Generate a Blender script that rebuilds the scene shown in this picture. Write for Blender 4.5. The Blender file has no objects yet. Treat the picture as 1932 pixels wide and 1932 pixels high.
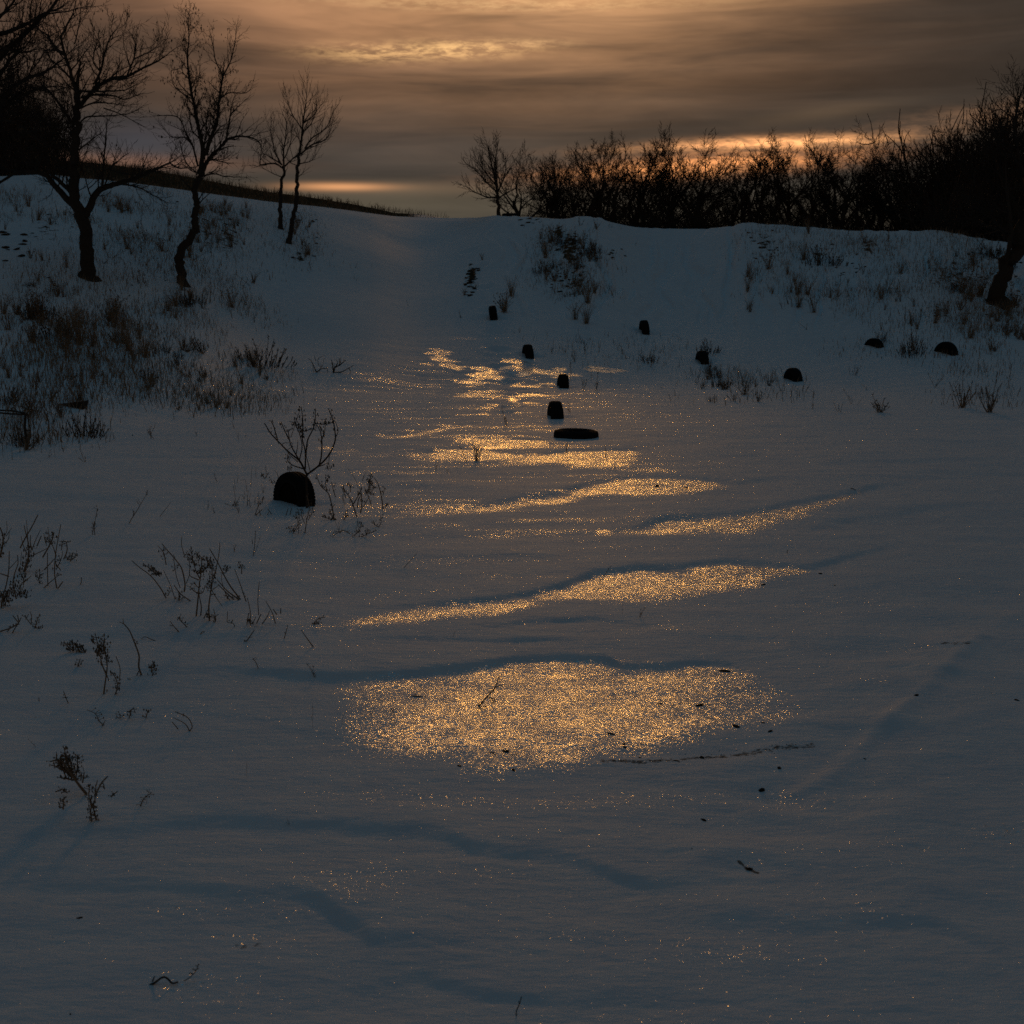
import bpy, math, random
import numpy as np
from mathutils import Vector, Matrix
random.seed(7); RNG = np.random.RandomState(7)
sc = bpy.context.scene
COL = sc.collection

# ------------------------------------------------------------------ camera
FP, PH, HZ = 2400.0, 966.0, 551.0        # focal length and centre in photograph units of 1932 px
CAMH = 2.0
TH = math.atan((PH - HZ) / FP)
CT, ST = math.cos(TH), math.sin(TH)
cd = bpy.data.cameras.new('camera'); cam = bpy.data.objects.new('camera', cd); COL.objects.link(cam)
cam.location = (0, 0, CAMH); cam.rotation_euler = (math.pi / 2 - TH, 0, 0)
cd.sensor_width = 36; cd.lens = 36 * FP / 1932; cd.clip_start = 0.1; cd.clip_end = 5000
cd.dof.use_dof = True; cd.dof.focus_distance = 9.0; cd.dof.aperture_fstop = 6.3
sc.camera = cam

def ray(px, py):
    u = (px - PH) / FP; v = (PH - py) / FP
    return u, CT + v * ST, -ST + v * CT
def at(px, py, Y):
    x, y, z = ray(px, py); t = Y / y
    return Vector((x * t, Y, CAMH + z * t))
def dirang(px, py):                       # azimuth and elevation (radians) of a sight line
    x, y, z = ray(px, py)
    return math.atan2(x, y), math.atan2(z, math.hypot(x, y))

# ------------------------------------------------------------------ render look
sc.view_settings.view_transform = 'Standard'; sc.view_settings.look = 'None'
sc.view_settings.gamma = 1; sc.view_settings.use_curve_mapping = False
sc.view_settings.exposure = 0.0
sc.cycles.use_denoising = False
sc.cycles.max_bounces = 3; sc.cycles.diffuse_bounces = 2; sc.cycles.glossy_bounces = 2; sc.cycles.sample_clamp_direct = 0; sc.cycles.sample_clamp_indirect = 3
SUN_AZ, SUN_EL = math.radians(1.6), math.radians(14.2)

# ------------------------------------------------------------------ node helper
class NG:
    def __init__(s, tree):
        s.t = tree; s.n = tree.nodes; s.l = tree.links
    def new(s, t, **kw):
        n = s.n.new(t)
        for k, v in kw.items(): setattr(n, k, v)
        return n
    def put(s, sock, v):
        if hasattr(v, 'links') or isinstance(v, bpy.types.NodeSocket): s.l.new(v, sock)
        else: sock.default_value = v
    def m(s, op, a, b=None, c=None, clamp=False):
        n = s.new('ShaderNodeMath', operation=op); n.use_clamp = clamp
        s.put(n.inputs[0], a)
        if b is not None: s.put(n.inputs[1], b)
        if c is not None: s.put(n.inputs[2], c)
        return n.outputs[0]
    def vm(s, op, a, b=None, out=0, scale=None):
        n = s.new('ShaderNodeVectorMath', operation=op)
        s.put(n.inputs[0], a)
        if b is not None: s.put(n.inputs[1], b)
        if scale is not None: s.put(n.inputs['Scale'], scale)
        return n.outputs[out]
    def comb(s, x, y, z):
        n = s.new('ShaderNodeCombineXYZ')
        for i, v in enumerate((x, y, z)): s.put(n.inputs[i], v)
        return n.outputs[0]
    def noise(s, vec, scale, detail=4, rough=0.55, dist=0.0, out='Fac'):
        n = s.new('ShaderNodeTexNoise'); s.put(n.inputs['Vector'], vec)
        n.inputs['Scale'].default_value = scale; n.inputs['Detail'].default_value = detail
        n.inputs['Roughness'].default_value = rough; n.inputs['Distortion'].default_value = dist
        return n.outputs[out]
    def ramp(s, fac, pts, interp='LINEAR'):
        n = s.new('ShaderNodeValToRGB'); s.put(n.inputs[0], fac)
        cr = n.color_ramp; cr.interpolation = interp
        while len(cr.elements) < len(pts): cr.elements.new(0.5)
        for e, (p, c) in zip(cr.elements, pts):
            e.position = p; e.color = (c[0], c[1], c[2], 1) if not isinstance(c, float) else (c, c, c, 1)
        return n.outputs[0]
    def mapr(s, v, a, b, c=0.0, d=1.0, smooth=False):
        n = s.new('ShaderNodeMapRange'); n.clamp = True
        if smooth: n.interpolation_type = 'SMOOTHSTEP'
        s.put(n.inputs[0], v); s.put(n.inputs[1], a); s.put(n.inputs[2], b); s.put(n.inputs[3], c); s.put(n.inputs[4], d)
        return n.outputs[0]
    def mix(s, f, a, b, blend='MIX'):
        n = s.new('ShaderNodeMix', data_type='RGBA'); n.blend_type = blend; n.clamp_factor = True
        s.put(n.inputs[0], f); s.put(n.inputs[6], a if not isinstance(a, tuple) else (*a, 1)); s.put(n.inputs[7], b if not isinstance(b, tuple) else (*b, 1))
        return n.outputs[2]
    def rgb(s, c):
        n = s.new('ShaderNodeRGB'); n.outputs[0].default_value = (*c, 1); return n.outputs[0]
    def cscale(s, c, f):
        return s.vm('SCALE', s.rgb(c) if isinstance(c, tuple) else c, scale=f)

# ------------------------------------------------------------------ sky: layered dusk cloud, brightest round the veiled sun
W = bpy.data.worlds.new('World'); sc.world = W; W.use_nodes = True
g = NG(W.node_tree); g.n.clear()
tc = g.new('ShaderNodeTexCoord'); D = tc.outputs['Generated']
sep = g.new('ShaderNodeSeparateXYZ'); g.put(sep.inputs[0], D)
az = g.m('MULTIPLY', g.m('ARCTAN2', sep.outputs[0], sep.outputs[1]), 57.29578)
el = g.m('MULTIPLY', g.m('ARCSINE', sep.outputs[2]), 57.29578)
# coordinates on a cloud deck: strongly foreshortened near the horizon
elp = g.m('MAXIMUM', el, 0.0)
inv = g.m('DIVIDE', 1.0, g.m('ADD', g.m('MAXIMUM', sep.outputs[2], 0.0), 0.10))
deck = g.comb(g.m('MULTIPLY', sep.outputs[0], inv), g.m('MULTIPLY', sep.outputs[1], inv), 0.0)
flat = g.comb(g.m('MULTIPLY', az, 0.05), g.m('MULTIPLY', el, 0.55), 0.0)
warp = g.noise(flat, 1.2, 2, 0.5)
elw = g.m('ADD', el, g.m('MULTIPLY', g.m('SUBTRACT', warp, 0.5), 1.2))
# base gradient by elevation
ramp = g.ramp(g.m('DIVIDE', elp, 90.0), [
    (0.0, (.080, .068, .048)), (3.4/90, (.070, .060, .045)), (5.0/90, (.050, .045, .038)), (8.5/90, (.040, .033, .027)),
    (20/90, (.040, .034, .029)), (38/90, (.024, .030, .036)), (65/90, (.008, .056, .097)), (1.0, (.006, .065, .122))])
# darker opposite the sun
back = g.mapr(g.m('ABSOLUTE', az), 35.0, 150.0, 1.0, 0.62, True)
aside = g.m('DIVIDE', g.m('ABSOLUTE', az), 180.0)
lowness = g.mapr(el, 20.0, 70.0, 1.0, 0.0, True)
tint = g.ramp(aside, [(0.0, (1.0, 1.0, 1.0)), (.25, (.78, .74, .70)), (.6, (1.3, .95, .62)), (1.0, (1.5, 1.0, .58))])
base = g.mix(lowness, ramp, g.vm('MULTIPLY', ramp, tint))
# wide warm glow round the sun behind the cloud
da = g.m('SUBTRACT', az, 1.6); de = g.m('SUBTRACT', elw, 18.5)
def gauss(a, sa, b, sb):
    q = g.m('ADD', g.m('POWER', g.m('DIVIDE', a, sa), 2.0), g.m('POWER', g.m('DIVIDE', b, sb), 2.0))
    return g.m('EXPONENT', g.m('MULTIPLY', q, -1.0))
streak = g.noise(g.comb(g.m('MULTIPLY', az, 0.045), g.m('MULTIPLY', elw, 0.42), 3.1), 2.0, 4, 0.6, 0.4)
stf = g.mapr(streak, 0.30, 0.70, 0.55, 1.50)
glow1 = g.m('MULTIPLY', gauss(g.m('ADD', da, 1.5), 10.8, de, 6.4), g.m('MULTIPLY', stf, 0.85))
glow2 = gauss(da, 6.5, de, 3.2)
glow3 = g.m('MULTIPLY', gauss(g.m('ADD', da, 6.0), 15.0, g.m('SUBTRACT', elw, 13.0), 4.3), g.m('MULTIPLY', stf, 0.22))
s1 = g.cscale((1.05, .54, .20), glow1)
s2 = g.cscale((1.3, .85, .42), glow2)
s3 = g.cscale((.85, .38, .20), glow3)
sky = g.vm('ADD', g.vm('ADD', base, s1), g.vm('ADD', s2, s3))
# mottling
mot = g.noise(g.comb(g.m('MULTIPLY', az, 0.10), g.m('MULTIPLY', elw, 0.55), 0.0), 1.3, 4, 0.6, 0.5)
sky = g.vm('SCALE', sky, scale=g.mapr(mot, 0.30, 0.70, 0.86, 1.15))
band = g.noise(g.comb(g.m('MULTIPLY', az, 0.02), g.m('MULTIPLY', elw, 1.1), 7.0), 1.0, 2, 0.6)
sky = g.vm('SCALE', sky, scale=g.mapr(band, 0.30, 0.70, 0.84, 1.16))
nz = g.noise(g.comb(g.m('MULTIPLY', az, 0.8), g.m('MULTIPLY', el, 3.2), 1.0), 1.5, 5, 0.65, 0.3)
# openings in the cloud: (px, py, half width px, half height px, slope, colour, strength, ragged)
def opening(px, py, wx, wy, slope, colr, k, rag):
    global sky
    a0, e0 = [math.degrees(v) for v in dirang(px, py)]
    sx, sy = wx / 41.9, wy / 41.9
    dx = g.m('SUBTRACT', az, a0)
    dy = g.m('SUBTRACT', g.m('SUBTRACT', g.m('ADD', el, g.m('MULTIPLY', g.m('SUBTRACT', warp, 0.5), 0.25)), e0), g.m('MULTIPLY', dx, slope))
    q = gauss(dx, sx, dy, sy)
    if rag == 2: q = g.m('MULTIPLY', q, g.mapr(nz, 0.34, 0.66, 0.45, 1.3, True))
    elif rag:
        q = g.m('MULTIPLY', q, g.mapr(nz, 0.36, 0.66, 0.12, 1.35, True))
    sky = g.vm('ADD', sky, g.cscale(colr, g.m('MULTIPLY', q, k)))
opening(640, 353, 85, 6.5, 0.0, (1.0, .42, .15), .62, 0)
opening(770, 356, 190, 12, 0.0, (1.0, .60, .30), .07, 0)
opening(700, 382, 300, 20, 0.0, (1.0, .80, .45), .030, 0)
opening(870, 92, 100, 13, 0.0, (1.0, .60, .22), .52, 1)
opening(700, 99, 100, 15, 0.0, (1.0, .58, .22), .36, 1)
opening(1010, 82, 60, 7, 0.0, (1.0, .60, .25), .22, 1)
opening(1330, 314, 220, 17, 0.05, (1.0, .36, .10), 1.1, 2)
opening(1400, 272, 210, 9, 0.03, (1.0, .42, .14), .55, 2)
opening(950, 8, 330, 10, 0.0, (1.0, .68, .30), .16, 1)
opening(1560, 268, 110, 9, 0.02, (1.0, .45, .16), .62, 2)
opening(1420, 270, 120, 10, 0.02, (1.0, .42, .15), .55, 2)
opening(1900, 212, 230, 20, 0.12, (1.0, .48, .22), .13, 2)
opening(1560, 212, 120, 14, 0.10, (1.0, .60, .30), .05, 0)
opening(210, 305, 240, 14, 0.0, (1.0, .42, .20), .13, 0)
opening(270, 268, 130, 40, 0.0, (.15, .35, .75), .035, 0)
opening(730, 275, 240, 45, 0.0, (.10, .30, .45), .018, 0)
# clear-sky light filtering through thin cloud overhead
nish = g.new('ShaderNodeTexSky', sky_type='NISHITA'); nish.sun_disc = False
nish.sun_elevation = SUN_EL; nish.sun_rotation = SUN_AZ
nmask = g.mapr(el, 25.0, 60.0, 0.0, 0.0012, True)
sky = g.vm('ADD', sky, g.vm('SCALE', nish.outputs[0], scale=nmask))
bg = g.new('ShaderNodeBackground'); g.put(bg.inputs[0], sky); bg.inputs[1].default_value = 1.0
g.l.new(bg.outputs[0], g.new('ShaderNodeOutputWorld').inputs[0])

# ------------------------------------------------------------------ sun, veiled
sd = bpy.data.lights.new('sun', 'SUN'); so = bpy.data.objects.new('sun', sd); COL.objects.link(so)
sd.energy = 0.115; sd.angle = math.radians(3.2); sd.color = (1.0, .45, .09)
sdir = Vector((math.sin(SUN_AZ) * math.cos(SUN_EL), math.cos(SUN_AZ) * math.cos(SUN_EL), math.sin(SUN_EL)))
so.rotation_euler = sdir.to_track_quat('Z', 'Y').to_euler(); so.location = (0, 30, 30)

# ------------------------------------------------------------------ noise for shapes
_P = RNG.permutation(512); _P = np.concatenate([_P, _P, _P])
_G = RNG.uniform(0, 2 * np.pi, 512)
def pn(x, y):
    xi = np.floor(x).astype(np.int64); yi = np.floor(y).astype(np.int64)
    xf = x - xi; yf = y - yi; xi &= 511; yi &= 511
    u = xf * xf * xf * (xf * (xf * 6 - 15) + 10); v = yf * yf * yf * (yf * (yf * 6 - 15) + 10)
    def gr(ix, iy, dx, dy):
        a = _G[_P[_P[ix & 511] + (iy & 511)]]
        return np.cos(a) * dx + np.sin(a) * dy
    n00 = gr(xi, yi, xf, yf); n10 = gr(xi + 1, yi, xf - 1, yf)
    n01 = gr(xi, yi + 1, xf, yf - 1); n11 = gr(xi + 1, yi + 1, xf - 1, yf - 1)
    return (n00 * (1 - u) + n10 * u) * (1 - v) + (n01 * (1 - u) + n11 * u) * v
def fbm(x, y, o=4, r=.5):
    s = 0; a = 1.0
    for i in range(o):
        s = s + a * pn(x + 17.3 * i, y + 5.1 * i); x = x * 2.03; y = y * 2.03; a *= r
    return s
def sstep(a, b, x):
    t = np.clip((x - a) / (b - a), 0, 1); return t * t * (3 - 2 * t)

# ------------------------------------------------------------------ shape of the ground
def smooth_interp(x, xs, ys):
    xs = np.array(xs, float); ys = np.array(ys, float)
    d = np.diff(ys) / np.diff(xs); m = np.zeros(len(xs)); m[0] = d[0]; m[-1] = d[-1]
    for i in range(1, len(xs) - 1):
        m[i] = 0 if d[i-1] * d[i] <= 0 else 2 * d[i-1] * d[i] / (d[i-1] + d[i])
    x = np.clip(x, xs[0], xs[-1]); k = np.clip(np.searchsorted(xs, x, side='right') - 1, 0, len(xs) - 2)
    h = xs[k+1] - xs[k]; t = (x - xs[k]) / h
    return ((2*t**3-3*t**2+1)*ys[k] + (t**3-2*t**2+t)*h*m[k] + (-2*t**3+3*t**2)*ys[k+1] + (t**3-t**2)*h*m[k+1])
CR = [(-700,340),(-200,330),(0,328),(100,325),(170,332),(230,337),(315,349),(400,362),(450,369),(520,378),(600,385),(680,395),(760,405),(850,409),(900,407.5),
      (940,403),(1000,404),(1060,407),(1090,404),(1125,406),(1150,414),(1200,424),(1260,427),(1330,427),(1380,422),(1400,416),(1470,420),(1550,424),
      (1600,428),(1700,430),(1750,430),(1800,437),(1850,446),(1932,458),(2200,470),(2700,470)]
HL = [(-700,318),(-200,305),(0,305),(150,308),(230,315),(315,327),(400,342),(500,361),(600,376),(700,392),(780,402),(850,410),(2700,470)]
PX = [-700, 0, 170, 340, 545, 700, 800, 950, 1130, 1260, 1420, 1600, 1932, 2700]
YT = [9, 15.5, 17, 19.5, 25, 26, 26.8, 27, 27, 28, 28, 27, 24, 20]
YC = [36, 40, 41, 42, 45, 49, 52, 47, 45, 47, 44, 43, 42, 40]
EE = [1.5, 1.5, 1.5, 1.5, 1.35, 1.2, 1.15, 1.3, 1.6, 1.5, 1.6, 1.6, 1.6, 1.6]
def rowz(row, Y):
    v = (PH - row) / FP
    return CAMH + Y * (-ST + v * CT) / (CT + v * ST)
def base_h(X, Y):
    Ys = np.maximum(Y, 2.0)
    px = np.clip(PH + X / Ys * 2436, -700, 2700)
    yt = smooth_interp(px, PX, YT); yc = smooth_interp(px, PX, YC); e = smooth_interp(px, PX, EE)
    cr = smooth_interp(px, *zip(*CR)); zc = rowz(cr, yc)
    s = np.clip((Y - yt) / (yc - yt), 0, 1.0)
    z = zc * s ** e
    # rounded lip
    d = Y - yc
    z = z - 0.20 * sstep(0, 3.0, d) - 0.06 * np.exp(-(d / 0.7) ** 2)
    hl = smooth_interp(px, *zip(*HL)); zh = rowz(hl, yc + 11)
    z = np.where((px < 850) & (d > 0), z + (np.maximum(zh - (zc - .2), 0)) * sstep(1.0, 11, d), z)
    return z, s, px, d
def slope_amp(s): return sstep(0.02, 0.35, s) * (1 - 0.75 * sstep(0.86, 1.0, s))

def worldpoly(pts):
    out = []
    for px, py in pts:
        x, y, z = ray(px, py); t = CAMH / -z; out.append((x * t, y * t))
    return np.array(out)
# steps in the wind-packed snow: top/base line in photograph units, height (m), width of the face (m), length of the tail (m)
STEPS = [
 ([(300,1262),(440,1268),(560,1276),(700,1277),(800,1270),(870,1263),(960,1248),(1060,1242),(1140,1247),(1175,1262),(1240,1262),(1310,1252),(1380,1256),(1440,1285),(1500,1322),(1545,1350)], .045, .10, .9),
 ([(600,1172),(680,1160),(800,1141),(900,1134),(1000,1126),(1060,1110),(1120,1086),(1200,1077),(1290,1077),(1360,1064),(1450,1068),(1530,1074),(1620,1050),(1720,1020)], .05, .12, 1.2),
 ([(1060,1010),(1140,1008),(1200,1000),(1250,984),(1300,980),(1380,975),(1450,965),(1540,945),(1640,922),(1760,905)], .05, .15, 1.6),
 ([(640,962),(740,955),(820,960),(900,955),(980,940),(1070,930),(1120,913),(1190,903),(1260,903),(1340,907),(1390,915),(1500,900)], .045, .15, 1.8),
 ([(930,870),(1010,860),(1040,855),(1070,850),(1130,848),(1200,848),(1240,852)], .04, .15, 1.6),
 ([(700,880),(780,861),(830,849),(900,846),(980,845),(1040,846)], .04, .15, 1.2),
 ([(800,838),(850,830),(900,828),(1040,832)], .04, .15, 1.6),
 ([(560,838),(700,825),(800,810),(890,798),(960,790)], .04, .18, 2.0),
 ([(0,1585),(200,1564),(400,1554),(560,1558),(700,1568),(840,1584),(890,1608),(1000,1618),(1120,1643),(1230,1678),(1290,1676),(1360,1668),(1430,1680)], .040, .13, .8),
 ([(0,1672),(150,1668),(300,1678),(400,1692),(540,1688),(600,1708),(650,1744),(700,1778),(800,1788),(950,1792)], .040, .13, .7),
 ([(1300,1752),(1420,1742),(1560,1748),(1700,1742),(1800,1760),(1932,1812)], .030, .14, .7),
 ([(640,1860),(800,1850),(900,1880),(1060,1900),(1250,1895)], .02, .08, .5),
 ([(0,1215),(200,1200),(420,1205),(520,1216)], .03, .2, 1.2),
 ([(880,1195),(1000,1180),(1120,1176),(1220,1186)], .022, .06, .5),
 ([(640,1216),(800,1206),(930,1213),(1080,1215)], .022, .06, .4),
 ([(1500,1010),(1600,985),(1760,960),(1900,950)], .03, .2, 1.4),
 ([(1560,1120),(1700,1100),(1932,1090)], .025, .2, 1.5),
 ([(640,1060),(800,1052),(1000,1054),(1100,1060)], .018, .12, .8),
 ([(300,1050),(420,1040),(560,1045)], .02, .15, 1.0),
 ([(1500,880),(1650,872),(1900,868)], .03, .2, 1.6),
]
STEPW = [(worldpoly(p), h, w, L) for p, h, w, L in STEPS]
# hollows: trodden, half filled footprints (px, py, radius m, depth m, stretch x)
DENTS = [(1530,1490,.20,.075,1.5),(1575,1440,.15,.04,1.3),(1480,1500,.12,.03,1.2),(1640,1395,.17,.05,1.5),(1700,1330,.2,.05,1.3),(1745,1290,.16,.04,1.2),
         (1690,1268,.10,.05,1.6),(1655,1235,.22,.05,1.6),(1800,1180,.28,.07,1.6),(1870,1130,.3,.06,1.5),(1590,1350,.14,.03,1.4),(1440,1545,.22,.05,1.6),
         (1510,1660,.2,.04,1.3),(1320,1500,.16,.02,1.5),(210,1050,.13,.04,1.6),(380,1075,.2,.025,2.0),(1410,1635,.07,.03,1.6),
         (1490,1440,.10,.02,1.6)]
for i, (px, py) in enumerate([(886,664),(905,671),(918,680),(925,689),(932,700),(940,709),(944,718),(952,727),(962,737),(955,746),(975,722),(985,735),(1005,743),(968,757),(958,768),(953,780)]):
    DENTS.append((px, py, .26, .09, 1.0))
DENTW = [(*worldpoly([(p[0], p[1])])[0], p[2], p[3], p[4]) for p in DENTS]
# ridges of pushed-up snow beside the filled track
RIDGES = [([(1500,1490),(1560,1468),(1600,1435),(1640,1400),(1680,1362),(1740,1318),(1790,1262),(1850,1205)], .011, .05), ([(1690,1330),(1760,1255),(1830,1200),(1932,1165)], .02, .2),
          ([(1440,1525),(1520,1530),(1560,1468)], .010, .08)]
RIDW = [(worldpoly(p), h, w) for p, h, w in RIDGES]
def segdist(P, X, Y):
    best = np.full(X.shape, 1e9)
    for (ax, ay), (bx, by) in zip(P[:-1], P[1:]):
        dx, dy = bx - ax, by - ay
        t = np.clip(((X - ax) * dx + (Y - ay) * dy) / (dx * dx + dy * dy), 0, 1)
        best = np.minimum(best, np.hypot(X - ax - t * dx, Y - ay - t * dy))
    return best
def height(X, Y):
    X = np.asarray(X, float); Y = np.asarray(Y, float)
    z, s, px, d = base_h(X, Y)
    fl = 1 - sstep(0.05, 0.3, s)
    amp = slope_amp(s)
    z = z + amp * (0.20 * fbm(X * .14 + 3, Y * .11, 2) + 0.035 * fbm(X * .7, Y * .5, 3) * sstep(860, 980, np.abs(px - 60)))
    gul = np.abs(fbm(px * .016 + 9 + .8 * pn(X * .5, Y * .3), Y * .10 + 2, 3))                       # run-off grooves of the right bluff
    z = z - 0.12 * amp * sstep(880, 1000, px) * (1 - sstep(0.12, .30, gul)) * sstep(.25, .7, s)
    z = z + 0.03 * fbm(X * .35, Y * .55, 3) * sstep(2, 6, Y) * (.3 + .7 * fl)
    rip = fbm(X * 1.1 + .35 * Y, Y * 3.4, 4, .55)
    z = z + fl * (0.006 + .005 * sstep(8, 14, Y)) * rip + fl * 0.014 * fbm(X * .5 + .2 * Y, Y * 1.5 + 9, 3)
    z = z + 0.0035 * fbm(X * 6, Y * 11, 3) * (.3 + .7 * fl)
    for P, h, w, L in STEPW:
        x0, x1 = P[0, 0], P[-1, 0]
        m = (X > x0 - .5) & (X < x1 + .5) & (Y > P[:, 1].min() - 1) & (Y < P[:, 1].max() + 6 * L)
        if not m.any(): continue
        xm, ym = X[m], Y[m]
        yl = np.interp(xm, P[:, 0], P[:, 1]) + .05 * fbm(xm * 3.0, ym * 0 + h * 100, 3)
        dd = ym - yl
        f = sstep(x0 - .1, x0 + .25 * (x1 - x0), xm) * (1 - sstep(x1 - .2 * (x1 - x0), x1 + .1, xm))
        z[m] = z[m] + (.46 if P[:, 1].mean() > 7.2 else .52) * f * h * (sstep(-w * .35, w * .55, dd) * np.exp(-np.maximum(dd - w, 0) / L) - .25 * np.exp(-((dd + w) / (1.8 * w)) ** 2))
    for x, y, r, dep, sx in DENTW:
        m = (np.abs(X - x) < 3 * r * sx) & (np.abs(Y - y) < 3.5 * r)
        if not m.any(): continue
        q = ((X[m] - x) / (r * sx)) ** 2 + ((Y[m] - y) / r) ** 2
        z[m] = z[m] + (.5 * dep if y > 18 else .30 * dep) * (-np.exp(-q * 1.3) + .35 * np.exp(-(np.sqrt(q) - 1.5) ** 2 * 5))
    for P, h, w in RIDW:
        m = (X > P[:, 0].min() - 4 * w) & (X < P[:, 0].max() + 4 * w) & (Y > P[:, 1].min() - 4 * w) & (Y < P[:, 1].max() + 4 * w)
        if m.any(): z[m] = z[m] + h * np.exp(-(segdist(P, X[m], Y[m]) / w) ** 2) * (1 + .5 * pn(X[m] * 6, Y[m] * 6))
    for x, y, r, dep in SCOOPS:
        m = (np.abs(X - x) < 3 * r) & (np.abs(Y - y) < 3 * r)
        if m.any():
            q = np.hypot(X[m] - x, Y[m] - y) / r
            z[m] = z[m] - dep * np.exp(-q ** 2)
    return z
SCOOPS = []
def hz(x, y): return float(height(np.array([x]), np.array([y]))[0])
def hit(px, py, y0=2.0, y1=75.0):
    """where the sight line through a point of the photograph meets the ground"""
    x, y, z = ray(px, py)
    Ys = np.arange(y0, y1, .04); t = Ys / y
    dz = CAMH + z * t - height(x * t, Ys)
    k = np.argmax(dz < 0)
    if dz[k] >= 0: k = len(Ys) - 1
    t = Ys[k] / y
    return Vector((x * t, Ys[k], hz(x * t, Ys[k])))
def pxm(Y): return FP / Y                # photograph px per metre at depth Y

# crust patches: where wind has stripped the drift down to coarse refrozen crystals
PATCH = [
 [(620,1296),(680,1285),(760,1278),(870,1265),(960,1250),(1060,1244),(1140,1249),(1172,1266),(1240,1266),(1310,1255),(1380,1259),(1440,1288),(1500,1325),(1555,1350),(1500,1368),(1440,1378),(1330,1400),(1200,1428),(1060,1452),(960,1464),(820,1442),(700,1436),(620,1400),(600,1340)],
 [(600,1188),(680,1166),(800,1145),(900,1138),(1000,1130),(1060,1114),(1120,1090),(1200,1080),(1290,1080),(1360,1068),(1450,1072),(1530,1078),(1440,1102),(1300,1127),(1180,1134),(1050,1137),(960,1162),(860,1172),(720,1184)],
 [(1140,1008),(1200,1003),(1250,987),(1300,984),(1380,979),(1450,969),(1540,949),(1625,927),(1560,962),(1470,992),(1400,1010),(1300,1014),(1200,1015)],
 [(730,960),(820,964),(900,959),(980,944),(1070,934),(1120,917),(1190,907),(1260,907),(1340,911),(1378,918),(1330,931),(1260,939),(1150,936),(1060,946),(960,961),(880,966),(780,966)],
 [(930,872),(1010,862),(1070,852),(1130,850),(1200,850),(1212,866),(1180,890),(1240,893),(1340,894),(1200,895),(1120,889),(1060,880),(980,875)],
 [(845,832),(900,829),(1040,833),(1040,843),(960,848),(890,848)],
 [(775,862),(830,851),(900,849),(960,855),(985,862),(965,872),(920,872),(800,868)],
 [(715,827),(800,814),(890,801),(888,805),(830,816),(790,826),(730,829)],
 [(799,712),(830,709),(868,714),(840,718),(805,717)],[(845,693),(870,697),(892,706),(890,711),(862,703)],[(868,722),(900,716),(948,718),(940,728),(885,731)],[(855,744),(900,738),(951,740),(945,753),(880,752)],
 [(902,768),(935,762),(949,765),(940,775),(908,774)],[(921,684),(945,681),(958,695),(952,704),(930,694)],[(951,714),(1008,712),(1006,720),(955,720)],[(958,750),(975,743),(1031,744),(1028,751),(965,755)],[(956,762),(999,759),(996,769),(958,769)],
 [(951,729),(1037,727),(1034,733),(955,733)],[(951,779),(978,778),(976,784),(952,783)],[(898,785),(925,783),(922,789),(900,789)],[(1085,716),(1140,713),(1170,716),(1100,721)],
 [(980,718),(1060,716),(1090,720),(990,724)],[(650,848),(700,843),(690,852),(655,854)],
]
PATCHW = [worldpoly(p) for p in PATCH]
def inpoly_sd(P, X, Y):
    n = len(P); inside = np.zeros(X.shape, bool)
    for i in range(n):
        ax, ay = P[i]; bx, by = P[(i + 1) % n]
        if ay == by: continue
        c = ((ay > Y) != (by > Y)) & (X < (bx - ax) * (Y - ay) / (by - ay) + ax)
        inside ^= c
    d = segdist(np.vstack([P, P[:1]]), X, Y)
    return np.where(inside, d, -d)
def crust(X, Y):
    c = np.zeros(X.shape)
    for i, P in enumerate(PATCHW):
        m = (X > P[:, 0].min() - .4) & (X < P[:, 0].max() + .4) & (Y > P[:, 1].min() - .5) & (Y < P[:, 1].max() + .5)
        if not m.any(): continue
        xm, ym = X[m], Y[m]
        tt = np.clip((P[:, 1].max() - ym) / max(P[:, 1].max() - P[:, 1].min(), .1), 0, 1)
        sd_ = inpoly_sd(P, xm, ym) + (.03 + .004 * ym + (.13 if i == 0 else .14) * tt) * fbm(xm * 2.2, ym * 3 + 3, 4, .6)
        if i >= 8: sd_ = sd_ - .10 + .9 * fbm(xm * 1.3 + .35 * ym, ym * 2.0 + 7, 3)
        near = np.interp(ym, [P[:, 1].min(), P[:, 1].max()], [.32, .05])      # feathered on the near side, crisp under the step
        v = sstep(-near * .5, near, sd_)
        if i == 0:      # the big patch thins out towards both ends and along its near rim
            w_ = np.interp(xm / ym, [-.150, -.075, .12, .235], [.25, .80, .86, .25]) * (.80 + .35 * np.clip(sd_ / .5, 0, 1)) + .22 * fbm(xm * 1.6, ym * 2.2 + 5, 3)
            v = v * np.clip(w_, .12, 1)
        c[m] = np.maximum(c[m], v)
    # thin, worn places between the drifts
    thin = sstep(.12, .5, fbm(X * .9 + .3 * Y, Y * 2.8 + 4, 4)) * .10
    wash = sstep(.05, .45, fbm(X * .45 + .5 * Y, Y * 3.1 + 14, 4, .6)) * .40 * sstep(8, 12, Y) * (1 - sstep(27, 30, Y)) * np.exp(-((X + .3) / (.16 * np.maximum(Y, 1))) ** 2)
    return np.clip(np.maximum(c, np.maximum(thin * sstep(2, 4, Y) * (1 - sstep(24, 30, Y)), wash)), 0, 1)

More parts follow.
